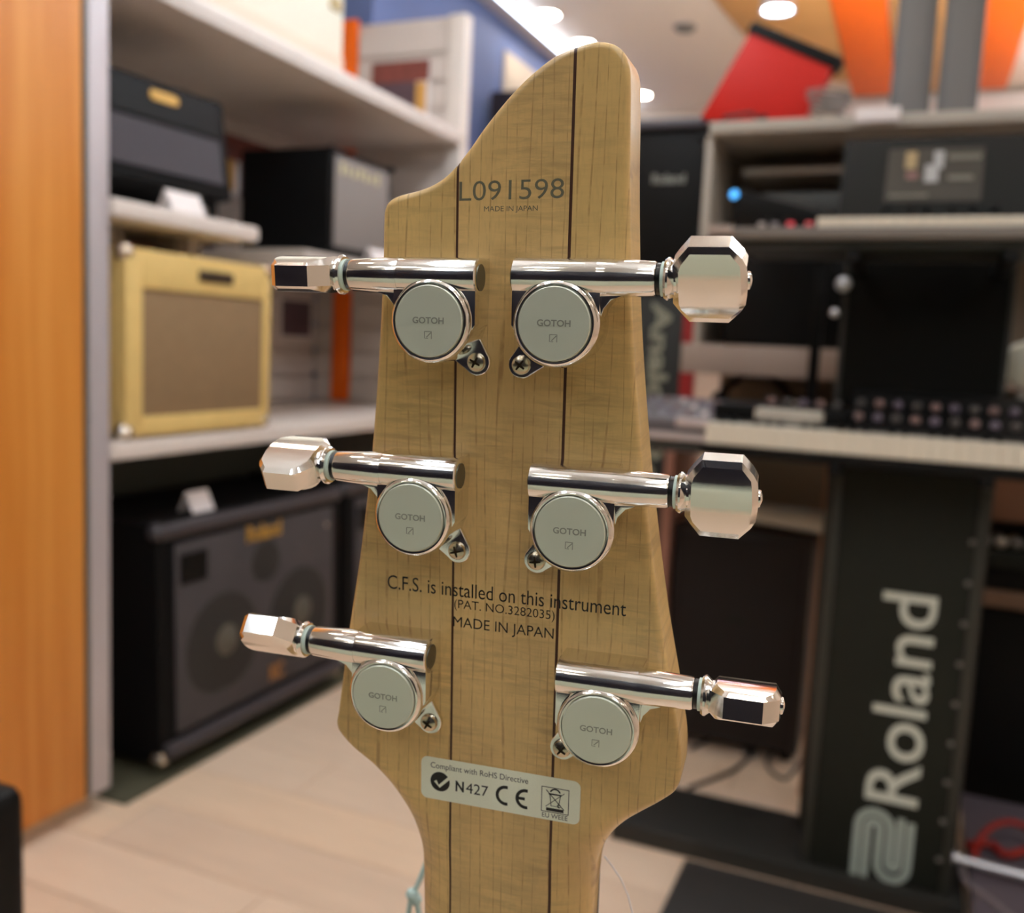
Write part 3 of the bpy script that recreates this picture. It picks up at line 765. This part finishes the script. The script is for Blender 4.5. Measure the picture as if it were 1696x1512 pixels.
# ------------------------------------------------------------------ right side
# keyboard stand column with printed board
YS = 2.10
st2 = thing('keyboard_stand', 'dark grey column keyboard stand with big pale lettering on its front', 'stand', (0.01, YS+.03, 0))
wbox('front_panel', st2, -.139, .160, YS, YS+.03, .03, .93, M_dgrey, .004)
for xx in (-.139, .142):
    wbox('side_rail', st2, xx, xx+.018, YS-.004, YS+.10, .02, .93, mat('rail_charcoal', (48, 48, 42), .45), .004)
wbox('upper_rail', st2, -.165, -.145, 2.26, 2.34, .02, 1.37, MATS['rail_charcoal'], .004)
wbox('upper_rail', st2, .158, .178, 2.26, 2.34, .02, 1.37, MATS['rail_charcoal'], .004)
wbox('upper_plate', st2, -.155, .168, 2.25, 2.265, .90, 1.37, mat('plate_black', (18, 18, 15), .6, spec=.12), .004)
obj('ring_hole', G().lathe([(.034, -.004), (.034, 0), (.022, .001), (.0, .001)], c=(.045, 2.249, 1.315), axis='y', n=28), M_blackp, st2, world=True)
wbox('base_plate', st2, -.38, .19, 1.74, 2.02, 0, .028, M_rubber, .006)
wbox('base_plate', st2, -.57, .19, 2.07, 2.32, 0, .045, mat('base_charcoal', (36, 36, 33), .55), .006)
for k in range(9):
    obj('bolt', G().lathe([(.006, 0), (.005, -.003), (0, -.004)], c=(.135, YS-.001, .12+k*.085), axis='y', n=10), M_grey, st2, world=True)
for zz in (.942, 1.352):
    for xx in (-.13, .14):
        obj('support_arm', G().box(xx-.012, xx+.012, 1.93, 2.27, zz-.012, zz+.006), M_blackp, st2, world=True, bevel=.003)
# vertical name: runs upwards along the column
p0 = at(1500, 1345, y=YS); p1 = at(1470, 985, y=YS)
def upright_text(body, w, h, xbase, z0, m, bold, y):
    g = text_fit(body, w, h, bold, .003); g.v = [(xbase-b, y-c, z0+a) for a, b, c in g.v]; return g
g = upright_text('Roland', .455, .106, .085, .222, M_pale, .006, YS-.0005); obj('lettering', g, M_pale, st2, world=True)
# company emblem: nested rounded bands
def emb():
    gs = []; wd = .0155
    def U(pts): gs.append(ribbon(pts, wd, 0, .003))
    # coordinates: a up the column, b across (0 right .. .105 left)
    def rr(a0, a1, b0, b1, top, r):
        pts = []
        return pts
    # outer arch (from lower left, over the top, down, back up to the right)
    def arch(b0, b1, a_lo0, a_hi, a_lo1, n=8):
        c = (b0+b1)/2; r = abs(b1-b0)/2; P = [(a_lo0, b0)]
        for i in range(n+1):
            t_ = PI*i/n; P.append((a_hi-r+r*math.sin(t_), c-(b1-b0)/2*math.cos(t_)))
        P.append((a_lo1, b1)); return P
    def cup(b0, b1, a_hi0, a_lo, a_hi1, n=8):
        c = (b0+b1)/2; r = abs(b1-b0)/2; P = [(a_hi0, b0)]
        for i in range(n+1):
            t_ = PI*i/n; P.append((a_lo+r-r*math.sin(t_), c-(b1-b0)/2*math.cos(t_)))
        P.append((a_hi1, b1)); return P
    def S_(b0, b1, b2, a0, at_, ac, a1, n=8):
        P = [(a0, b0)]; c = (b0+b1)/2; r = abs(b0-b1)/2
        for i in range(n+1):
            t_ = PI*i/n; P.append((at_-r+r*math.sin(t_), c+(b0-b1)/2*math.cos(t_)))
        c = (b1+b2)/2; r = abs(b1-b2)/2
        for i in range(n+1):
            t_ = PI*i/n; P.append((ac+r-r*math.sin(t_), c+(b1-b2)/2*math.cos(t_)))
        P.append((a1, b2)); return P
    U(S_(.112, .046, .027, .018, .180, .062, .176)); U(S_(.092, .067, .007, .024, .158, .036, .170))
    gs.append(G().prism([(.018, .122), (.018, .084), (.006, .040), (.010, .0), (-.012, .0), (-.010, .06), (.002, .122)], 0, .003))
    g = join(*gs)
    g.v = [(.083-b, YS-.0005-c, .015+a) for a, b, c in g.v]; return g
obj('emblem', emb(), mat('emblem_grey', (168, 182, 176), .4), st2, world=True)

def key_row(parent, x0, n, wk, y0, y1, z0, z1, black_y0=None, bz=None):
    pr = None
    for k in range(n):
        if pr is None: pr = obj('white_key', G().box(.0004, wk-.0004, y0, y1, z0, z1), M_key, parent, bevel=.0012, seg=1); o = pr
        else: o = pr.copy(); C.objects.link(o)
        o.location = (x0+k*wk, 0, 0)
    pb = None
    for k in range(n-1):
        if k % 7 in (0, 1, 3, 4, 5):
            if pb is None: pb = obj('black_key', G().box(-.0055, .0055, black_y0, y1, z1, bz), M_blackp, parent, bevel=.0015, seg=1); o = pb
            else: o = pb.copy(); C.objects.link(o)
            o.location = (x0+(k+1)*wk, 0, 0)

# lower synthesizer
t = thing('synthesizer', 'dark synthesizer with white keys on the lower tier of the column stand', 'keyboard', (0, 1.93, .955))
Z0 = 0.0
g = G().box(-.392, .62, .075, .30, 0.0, .062); obj('chassis', g, mat('chassis_dark', (34, 31, 30), .4), t, bevel=.004)
obj('key_bed', G().box(-.392, .62, .0, .09, -.006, .014), M_blackp, t, bevel=.002)
key_row(t, -.385, 42, .0235, .004, .085, .016, .058, .045, .068)
obj('end_block', G().box(-.39, -.12, .10, .30, .062, .095), M_blackp, t, bevel=.004)
obj('end_block', G().box(-.30, -.165, .075, .17, .064, .092), mat('bender_block', (186, 180, 168), .4), t, bevel=.006)
g = G().prism([(.10, .062), (.30, .062), (.30, .135), (.27, .135)], -.12, .62, 'x'); obj('control_panel', g, M_blackp, t, bevel=.003)
kn = None
cols = [mat('knob_pinkish', (150, 124, 120), .4), mat('knob_grey', (96, 92, 90), .4), mat('knob_lilac', (120, 110, 126), .4)]
for k in range(20):
    for rw in range(2):
        o = obj('knob', G().lathe([(.0095, 0), (.009, .012), (.007, .014), (0, .0145)], n=12), cols[(k*2+rw) % 3], t)
        o.location = (-.10+k*.036, .145+rw*.06, .077+rw*.026); o.rotation_euler = (rad(20), 0, 0)
for k in range(5):
    o = obj('fader_cap', G().box(-.008, .008, -.012, .012, 0, .014), cols[k % 3], t, bevel=.002); o.location = (-.285+k*.034, .21, .095)

# upper workstation with display
t = thing('workstation_keyboard', 'black workstation keyboard with a display on the upper tier of the column stand', 'keyboard', (0, 1.93, 1.388))
obj('chassis', G().box(-.352, .66, .02, .27, -.022, .012), mat('chassis_green_black', (38, 42, 38), .45), t, bevel=.004)
obj('front_lip', G().box(-.36, .66, .0, .03, -.006, .016), mat('lip_grey', (118, 112, 106), .4), t, bevel=.004)
key_row(t, -.20, 36, .0235, .004, .14, .016, .034, .06, .042)
obj('console', G().prism([(.10, .036), (.16, .21), (.19, .21), (.27, .04), (.27, .0), (.10, 0)], -.172, .66, 'x'), mat('console_black', (18, 19, 17), .6, spec=.25), t, bevel=.004)
def on_console(x0, x1, f0, f1, th, m, name):
    a = (.10, .036); b = (.16, .21)
    q = lambda f, o_: (a[0]+(b[0]-a[0])*f-.945*o_, a[1]+(b[1]-a[1])*f+.33*o_)
    return obj(name, G().prism([q(f0, 0), q(f1, 0), q(f1, th), q(f0, th)], x0, x1, 'x'), m, t)
on_console(-.088, .085, .24, .86, .002, mat('display_dark', (48, 43, 33), .4, emit=.02), 'display')
on_console(-.055, -.035, .62, .82, .003, mat('display_tan', (150, 128, 90), .4, emit=.1), 'display_icon')
on_console(-.052, -.030, .50, .58, .003, mat('display_rose', (120, 84, 78), .4, emit=.05), 'display_icon')
on_console(-.018, .006, .46, .66, .003, mat('display_silver', (150, 150, 150), .4, emit=.1), 'display_icon')
on_console(-.004, .014, .62, .82, .003, MATS['display_silver'], 'display_icon')
on_console(.022, .080, .72, .77, .003, mat('display_text', (110, 108, 96), .4), 'display_icon')
on_console(.024, .068, .48, .53, .003, MATS['display_text'], 'display_icon')
on_console(-.08, -.01, .29, .32, .003, MATS['display_text'], 'display_icon')
for k, x in enumerate((-.083, -.040, -.010, .035, .072, .11)):
    o = obj('knob', G().lathe([(.0075, 0), (.007, .01), (0, .011)], n=14), M_blackp, t); o.location = (x, .105, .062); o.rotation_euler = (rad(68), 0, 0)
for k in range(2):
    o = obj('joystick', G().lathe([(.012, 0), (.011, .01), (.006, .013), (.006, .03), (0, .032)], n=14), M_blackp, t); o.location = (-.30+k*.035, .07, .012)
for k, (x, c) in enumerate(((-.305, (190, 180, 176)), (-.28, (150, 146, 150)), (-.25, (226, 70, 84)), (-.215, (200, 80, 84)), (.163, (226, 80, 90)))):
    m = mat('pad_%s' % ('silver', 'grey', 'rosy', 'ruby', 'coral')[k], c, .4, emit=.3 if k > 1 else 0)
    o = obj('button', G().lathe([(.007, 0), (.006, .006), (0, .0065)], n=14), m, t); o.location = (x, .012, .020)
    if k > 1: o['label'] = 'lit red button'

disp = [c_ for c_ in t.children if c_.name.split('.')[0] == 'display'][0]
for c_ in list(t.children):
    if c_.name.startswith('display_icon'): c_.parent = disp
# small case on the shelf with a folded keyboard, wedge of a black laptop-like device with blue light
t = thing('module', 'black wedge-shaped module with a small blue light beside the workstation', 'sound module', at(1290, 350, y=2.35))
a = at(1214, 358, y=2.30); b = at(1395, 358, y=2.30)
obj('wedge_body', G().loft([[(a.x, y, a.z-.03), (b.x, y, a.z-.03), (b.x, y, a.z-.005), (a.x, y, a.z+.065)] for y in (2.30, 2.50)]), M_blackp, t, bevel=.004, world=True)
obj('support_pole', G().box(b.x-.06, b.x-.035, 2.42, 2.45, .963, a.z-.03), M_blackp, t, world=True, bevel=.002)
c = at(1215, 321, y=2.29)
obj('blue_light', G().lathe([(.010, 0), (.008, -.006), (0, -.008)], c=(c.x, 2.299, c.z), axis='y', n=16), mat('blue_led', (70, 160, 235), .4, emit=1.2), t, world=True)
t_col = obj('foot', G().box(a.x+.01, b.x-.01, 2.31, 2.48, a.z-.045, a.z-.03), M_blackp, t, world=True, bevel=.002)

# back shelving unit on the right
def px_box(name, root, x0, y0, x1, y1, yf, depth, m, bevel=.004, label=None):
    a = at(x0, y1, y=yf); b = at(x1, y0, y=yf)
    return wbox(name, root, a.x, b.x, yf, yf+depth, a.z, b.z, m, bevel, label)
M_gw = mat('grey_white_laminate', (176, 168, 156), .5)
M_gw2 = mat('warm_grey_laminate', (168, 150, 138), .55)
su = thing('display_rack', 'grey-white display rack behind the two keyboards', 'shelving', (-.1, 2.8, 0))
wbox('shelf_board', su, -.565, .75, 2.60, 2.99, 1.735, 1.768, M_gw, .006, 'top board')
wbox('shelf_board', su, -.50, .75, 2.78, 2.99, 1.660, 1.678, M_gw, .004)
wbox('shelf_board', su, -.555, .75, 2.62, 2.99, 1.475, 1.500, M_gw2, .004)
wbox('shelf_board', su, -.60, .75, 2.60, 2.99, 1.10, 1.18, M_gw2, .004)
wbox('shelf_board', su, -.60, .75, 2.60, 2.99, .93, .965, M_gw2, .004)
wbox('shelf_board', su, .17, .75, 2.60, 2.99, .56, .60, mat('shelf_brownish', (120, 92, 72), .5), .004)
wbox('back_panel', su, -.56, .75, 2.985, 3.0, .60, 1.74, mat('rack_back', (132, 120, 104), .7), .002)
wbox('side_panel', su, -.575, -.555, 2.62, 2.99, 1.18, 1.735, M_gw, .003)
wbox('side_panel', su, -.640, -.612, 2.66, 2.99, 0, .93, mat('rack_side', (182, 132, 116), .5), .003, 'pinkish brown side panel')
o = px_box('front_sign', su, 1415, 176, 1492, 203, 2.58, .01, M_paper, .002); o['label'] = 'white price rail'
# things in the rack
t = thing('keyboard_case', 'dark flat keyboard lying on the rack shelf left of the workstation', 'keyboard', (-.2, 2.95, 1.50))
wbox('body', t, -.43, .25, 2.72, 2.93, 1.545, 1.60, mat('slate_plastic', (56, 60, 60), .5), .01)
wbox('stand_foot', t, -.42, .2, 2.76, 2.88, 1.50, 1.545, M_blackp, .004)
t = thing('monitor_speaker', 'black monitor speaker on the rack shelf under the workstation, left of the dark plate', 'speaker', (-.33, 2.7, 1.18))
wbox('cabinet', t, -.50, -.17, 2.64, 2.88, 1.182, 1.47, M_black, .01)
wbox('grille', t, -.49, -.18, 2.632, 2.64, 1.19, 1.46, M_blackp, .003)
t = thing('headphones', 'black headphones lying on the rack shelf behind the synthesizer', 'headphones', (-.42, 2.9, 1.18))
t.location = (-.42, 2.8, .966)
obj('headband', G().tube([(-.10, 0, .03), (-.09, 0, .09), (-.04, 0, .13), (.04, 0, .13), (.09, 0, .09), (.10, 0, .03)], .011), M_blackp, t)
for sx_ in (-.1, .1): obj('ear_cup', G().lathe([(.035, -.02), (.042, 0), (.035, .02)], c=(sx_, 0, .042), axis='x', n=20), M_blackp, t)
t = thing('white_mug', 'small white cup on the rack shelf behind the synthesizer', 'cup', (-.345+.06, 2.70, .967))
c = at(1335, 615, y=2.70); t.location = (c.x, 2.70, .966)
obj('cup', G().lathe([(.022, 0), (.030, .03), (.034, .07), (.031, .07), (.026, .03), (0, .01)], n=24), M_paper, t)
c = at(1690, 600, y=2.35)
t = thing('white_headphones', 'white rounded ear cup at the right edge of the photo above the synthesizer', 'headphones', (c.x+.01, 2.35, c.z-.06))
obj('ear_cup', G().lathe([(.02, -.02), (.045, -.012), (.05, 0), (.045, .012), (.02, .02)], c=(0, 0, .055), axis='y', n=28), mat('ivory_plastic', (240, 234, 214), .35), t)
obj('headband', G().tube([(0, 0, .10), (.03, 0, .15), (.08, 0, .17), (.13, 0, .15), (.16, 0, .10)], .008), MATS['ivory_plastic'], t)
obj('post', G().lathe([(.03, -.02), (.012, -.012), (.008, .02)], c=(0, 0, -.02), n=14), M_gw, t)

# silver fittings hanging near the stand
for lb, (px, py), rr_ in (('silver round clamp knob under the workstation, left of the dark plate', (1397, 470), .016), ('small silver knob below the clamp knob, left of the dark plate', (1382, 518), .009)):
    c = at(px, py, y=2.02)
    t = thing('clamp_knob', lb, 'knob', c)
    obj('knob', G().lathe([(0, -.012), (rr_*.8, -.010), (rr_, 0), (rr_*.8, .01), (.004, .012)], axis='y', n=18), M_silver, t)
    obj('shank', G().lathe([(.004, .01), (.004, .07)], axis='y', n=10), M_silver, t)

# second tabletop synth left of the stand
t = thing('mixer', 'silver and black mixer on a dark table just right of the headstock', 'mixer', (-.50, 2.38, .965))
obj('body', G().prism([(-.12, 0), (.14, 0), (.14, .07), (-.12, .03)], -.16, .20, 'x'), mat('mixer_grey', (108, 104, 108), .4), t, bevel=.004)
obj('front_bar', G().box(-.02, .20, -.135, -.118, .010, .034), mat('mixer_silver', (206, 196, 196), .35, metal=.3), t, bevel=.004)
for k in range(8):
    for rw in range(3):
        o = obj('knob', G().lathe([(.008, 0), (.007, .012), (0, .013)], n=12), cols[(k+rw) % 3] if (k+rw) % 4 else M_paper, t); o.location = (-.135+k*.043, -.07+rw*.07, .038+rw*.011)
t = thing('keyboard_table', 'dark tabletop on a silver leg carrying the mixer', 'table', (-.5, 2.4, 0))
wbox('table_top', t, -.72, -.18, 2.245, 2.56, .915, .963, mat('table_dark', (48, 50, 48), .45), .004)
wbox('edge_band', t, -.72, -.18, 2.237, 2.245, .945, .962, MATS['mixer_silver'], .002)
c = at(1255, 850, y=2.6); d = at(1370, 868, y=2.35)
obj('cross_bar', G().tube([(c.x, 2.55, c.z+.01), (d.x+.02, 2.36, d.z)], .028, 12), mat('pale_bar', (176, 176, 168), .35, metal=.2), t, world=True)
obj('leg', G().tube([(d.x+.02, 2.40, .92), (d.x+.02, 2.37, d.z), (d.x+.03, 2.38, 0)], .012, 10), MATS['pale_bar'], t, world=True)
obj('leg', G().tube([(-.66, 2.45, .92), (-.66, 2.45, 0)], .012, 10), M_blackp, t, world=True)
c = at(1352, 1100, y=2.55); 
obj('leg', G().tube([(c.x, 2.54, .92), (c.x, 2.54, 0)], .018, 10), mat('copper_tube', (176, 134, 104), .4, metal=.4), t, world=True)

# black speaker with pale name, banner below
sp = thing('speaker_cabinet', 'tall black speaker cabinet with small pale lettering right of the headstock', 'speaker', (-.74, 3.2, 0))
wbox('cabinet', sp, -.96, -.60, 3.03, 3.4, 1.40, 1.852, M_black, .012)
wbox('top_cap', sp, -.97, -.595, 3.0, 3.4, 1.852, 1.882, mat('cap_grey', (80, 78, 84), .4), .01)
wbox('grille', sp, -.95, -.62, 3.018, 3.03, 1.41, 1.84, M_blackp, .003)
a = at(1080, 303, y=3.015); b = at(1135, 287, y=3.015)
g = text_fit('Roland', b.x-a.x, .03, .03, .003); g.v = [(a.x+x, 3.017-z, a.z-.003+y) for x, y, z in g.v]; obj('lettering', g, mat('grey_lettering', (130, 132, 124), .5), sp, world=True)
wbox('stand_box', sp, -1.1, -.60, 3.06, 3.4, 1.33, 1.40, M_blackp, .003)

bn = thing('banner', 'dark vertical banner with pale lettering and a red edge right of the headstock', 'banner', (-.8, 3.05, 0))
wbox('board', bn, -.97, -.70, 3.04, 3.06, .05, 1.33, mat('banner_black', (30, 34, 32), .5), .002)
wbox('red_edge', bn, -.70, -.655, 3.035, 3.065, .05, 1.33, M_dred, .003)
wbox('brown_edge', bn, -.99, -.97, 3.035, 3.065, .05, 1.33, M_brown, .003)
def down_text(body, L, h, xb, ztop, y):
    g = text_fit(body, L, h, .03, .003); g.v = [(xb+b, y-c, ztop-a) for a, b, c in g.v]; return g
M_bt = mat('banner_lettering', (150, 152, 134), .5)
obj('lettering', down_text('Analog', .40, .085, -.845+.02, 1.315, 3.0395), M_bt, bn, world=True)
obj('lettering', down_text('Roland', .36, .085, -.845+.02, .86, 3.0395), M_bt, bn, world=True)
wbox('foot', bn, -.99, -.66, 3.0, 3.1, 0, .05, M_blackp, .003)
# floor speaker, dark brown
t = thing('floor_speaker', 'dark brown floor speaker under the rack, left of the lettered column', 'speaker', (-.42, 2.8, 0))
wbox('cabinet', t, -.608, -.215, 2.70, 2.98, .03, .66, mat('dark_brown_vinyl', (34, 25, 22), .5), .01)
wbox('grille', t, -.59, -.235, 2.690, 2.70, .05, .64, mat('dark_brown_cloth', (30, 22, 20), .8), .003)
obj('logo_badge', G().box(-.44, -.38, 2.685, 2.69, .40, .412), M_dgrey, t, world=True)
for x in (-.57, -.25): obj('foot', G().lathe([(.02, 0), (.02, .03)], c=(x, 2.75, 0), n=12), M_blackp, t, world=True)

# cables on the floor
def cable(label, pts, r, m, zc=None):
    P = [at(x, y, z=r) if zz is None else at(x, y, z=zz) for x, y, zz in pts]
    Q = []
    for i in range(len(P)-1):
        p_, a_, b_, n_ = P[max(0, i-1)], P[i], P[i+1], P[min(len(P)-1, i+2)]
        for k in range(6):
            s_ = k/6; Q.append(.5*((2*a_)+(-p_+b_)*s_+(2*p_-5*a_+4*b_-n_)*s_*s_+(-p_+3*a_-3*b_+n_)*s_**3))
    Q.append(P[-1]); tag(obj('cable', G().tube(Q, r, 8), m), label, 'cable')
M_cab = mat('dark_cable', (56, 48, 44), .5)
cable('dark cable curving down to the left across the shaded floor', [(1145, 1240, None), (1200, 1212, None), (1262, 1205, None), (1255, 1235, None), (1215, 1275, None), (1140, 1305, None)], .006, M_cab)
cable('dark cable hanging near the left side of the lettered column', [(1335, 1180, .05), (1310, 1215, None), (1270, 1260, None), (1300, 1290, None), (1325, 1260, None)], .005, M_cab)
t = thing('cable_plug', 'dark upright plug on the shaded floor between headstock and column', 'plug', at(1243, 1250, z=0))
obj('plug_body', G().lathe([(.018, 0), (.020, .02), (.014, .06), (.010, .085), (0, .087)], n=14), M_blackp, t)
obj('strain_relief', G().lathe([(.022, 0), (.022, .010), (.018, .012)], n=14), M_grey, t)
# lower right: grey low platform with red leads and a metal bar
wbox_t = thing('low_platform', 'purplish grey low platform at the bottom right corner', 'platform', (.5, 1.9, 0))
wbox('deck', wbox_t, .20, .9, 1.85, 2.58, .046, .075, mat('platform_grey', (92, 84, 92), .5), .004)
wbox('skirt', wbox_t, .21, .89, 1.86, 2.57, .0, .046, M_dgrey, .002)
M_rc = mat('red_cable', (150, 26, 18), .4)
cable('red lead coiled on the low platform, upper loop', [(1612, 1425, .09), (1625, 1385, .11), (1660, 1362, .12), (1700, 1370, .11), (1720, 1400, .1)], .007, M_rc)
cable('red lead lying along the metal bar on the low platform', [(1600, 1400, .085), (1640, 1398, .09), (1665, 1415, .09), (1700, 1408, .09), (1730, 1400, .09)], .009, M_rc)
cable('grey translucent lead trailing to the bottom right corner', [(1590, 1425, .085), (1600, 1460, .08), (1640, 1490, .08), (1690, 1530, .08)], .006, mat('clear_cable', (130, 122, 126), .3))
a = at(1580, 1420, z=.10); b = at(1740, 1462, z=.10)
t = thing('metal_bar', 'thin silver bar lying across the low platform beside the red leads', 'bar', a)
obj('bar', G().tube([a, b], .009, 10), M_silver, t, world=True)
obj('bar_end', G().lathe([(.011, -.012), (.013, 0), (.011, .012)], c=tuple(a), axis='x', n=14), M_silver, t, world=True)
# right background lower rack content
t = thing('storage_box', 'reddish brown box on the rack right of the lettered column', 'box', (.45, 2.65, .775))
wbox('body', t, .19, .70, 2.62, 2.85, .775, .93, M_brown, .006)
wbox('lid', t, .188, .702, 2.618, 2.852, .90, .928, mat('lid_brown', (96, 62, 44), .5), .003)
t = thing('parts_tray', 'tray of small pale fittings on the rack below the brown box', 'tray', (.45, 2.65, .60))
wbox('tray', t, .18, .70, 2.60, 2.85, .66, .70, M_dgrey, .004)
wbox('tray_leg', t, .2, .68, 2.62, 2.83, .60, .66, M_blackp, .004)
for k in range(14):
    o = obj('fitting', G().lathe([(0, -.015), (.012, -.01), (.016, 0), (.012, .01), (0, .015)], n=10), M_gw if k % 2 else M_grey, t)
    o.location = (-.25+(k % 7)*.035, (k//7)*.06-.01, .118)
t = thing('dark_bag', 'dark teal soft bag on the rack right of the column', 'bag', (.45, 2.8, .6))
wbox('body', t, .20, .72, 2.87, 2.97, .601, .80, mat('teal_black', (20, 28, 32), .6), .03)
obj('handle', G().tube([(.33, 2.92, .79), (.35, 2.92, .84), (.45, 2.92, .84), (.47, 2.92, .79)], .008), M_blackp, t, world=True)
t = thing('lower_cabinet', 'black cabinet front under the rack right of the column', 'cabinet', (.45, 2.7, 0))
wbox('body', t, .17, .75, 2.68, 2.97, .0, .555, mat('cabinet_black', (22, 20, 18), .5), .006)
wbox('door', t, .18, .74, 2.664, 2.68, .02, .54, M_blackp, .004)

# grey upright posts up to the ceiling
for lb, x0, x1 in (('grey metal post rising to the ceiling, left one of the pair', -.140, -.032), ('grey metal post rising to the ceiling, right one of the pair', -.014, .093)):
    t = thing('ceiling_post', lb, 'post', ((x0+x1)/2, 3.56, 0))
    wbox('post', t, x0*1.15, x1*1.15, 3.50, 3.62, 0, 2.9, mat('post_grey', (88, 86, 84), .45), .004)
    wbox('cover_strip', t, (x0+.02)*1.15, (x1-.02)*1.15, 3.493, 3.50, 0, 2.9, mat('post_grey_light', (98, 95, 92), .45), .002)

# red case on top of the rack
a = at(1185, 197, y=2.85); 
t = thing('red_keyboard', 'red synthesizer standing on end, tilted, on top of the rack', 'keyboard', (a.x+.02, 2.85, 1.783), (0, rad(31), 0))
def tp_(px, py):
    q = at(px, py, y=2.85); return q
q0, q1, q2, q3 = tp_(1160, 194), tp_(1243, 52), tp_(1380, 108), tp_(1318, 204)
ax_ = (q1-q0); Lh = ax_.length; 
t.location = (q0.x, 2.85, 1.775); ang = math.atan2(ax_.x, ax_.z); t.rotation_euler = (0, ang, 0)
Wd = .27
ca_, sa_ = math.cos(ang), math.sin(ang)
def loc_(q): d_ = q-t.location; return (d_.x*ca_-d_.z*sa_, d_.x*sa_+d_.z*ca_)
P_ = [loc_(q) for q in (q0, q1, q2, Vector((q3.x, 0, t.location.z)))]
obj('body', G().prism(P_, 0, .07, 'y'), M_red, t, bevel=.004)
(ax1, az1), (ax2, az2) = P_[1], P_[2]
obj('edge_panel', G().prism([(ax1-.01, az1-.005), (ax1-.008, az1+.028), (ax2+.012, az2+.028), (ax2+.01, az2-.008)], -.004, .075, 'y'), M_blackp, t, bevel=.004)
for k in range(5):
    obj('screw', G().lathe([(.008, 0), (.007, .008), (0, .010)], c=(ax1+(ax2-ax1)*k/4.2, .03, az1+.026+(az2-az1)*k/4.2), n=12), M_steel, t)
obj('handle_strap', G().tube([(.03, -.004, .05), (.04, -.02, .09), (.10, -.025, .13), (.17, -.02, .12), (.21, -.004, .09)], .006), mat('strap_dark', (70, 24, 20), .5), t)
obj('foot', G().box(-.012, .02, 0, .07, .004, .020), M_blackp, t, bevel=.003)
# tangle of cable on top of the rack
P = []
for k in range(60):
    a_ = k*.55; P.append((-.36+.05*math.cos(a_)*(1+.2*math.sin(k)), 2.80+.03*math.sin(a_), 1.80+.0012*k+.02*abs(math.sin(a_*.5))))
P = [(x+.075, y, z) for x, y, z in P]
tag(obj('cable_coil', G().tube(P, .004, 6), mat('grey_cable', (120, 112, 108), .5)), 'grey cable bundle on top of the rack beside the red synthesizer', 'cable')
c = at(1270, 196, y=2.75)
t = thing('small_stand', 'small chrome fitting in front of the red synthesizer on top of the rack', 'fitting', (c.x, 2.70, 1.769))
obj('base', G().lathe([(.03, 0), (.03, .006), (.01, .01)], n=18), M_silver, t)
obj('knob', G().lathe([(.006, .008), (.006, .025), (.012, .03), (0, .04)], n=14), M_blackp, t)
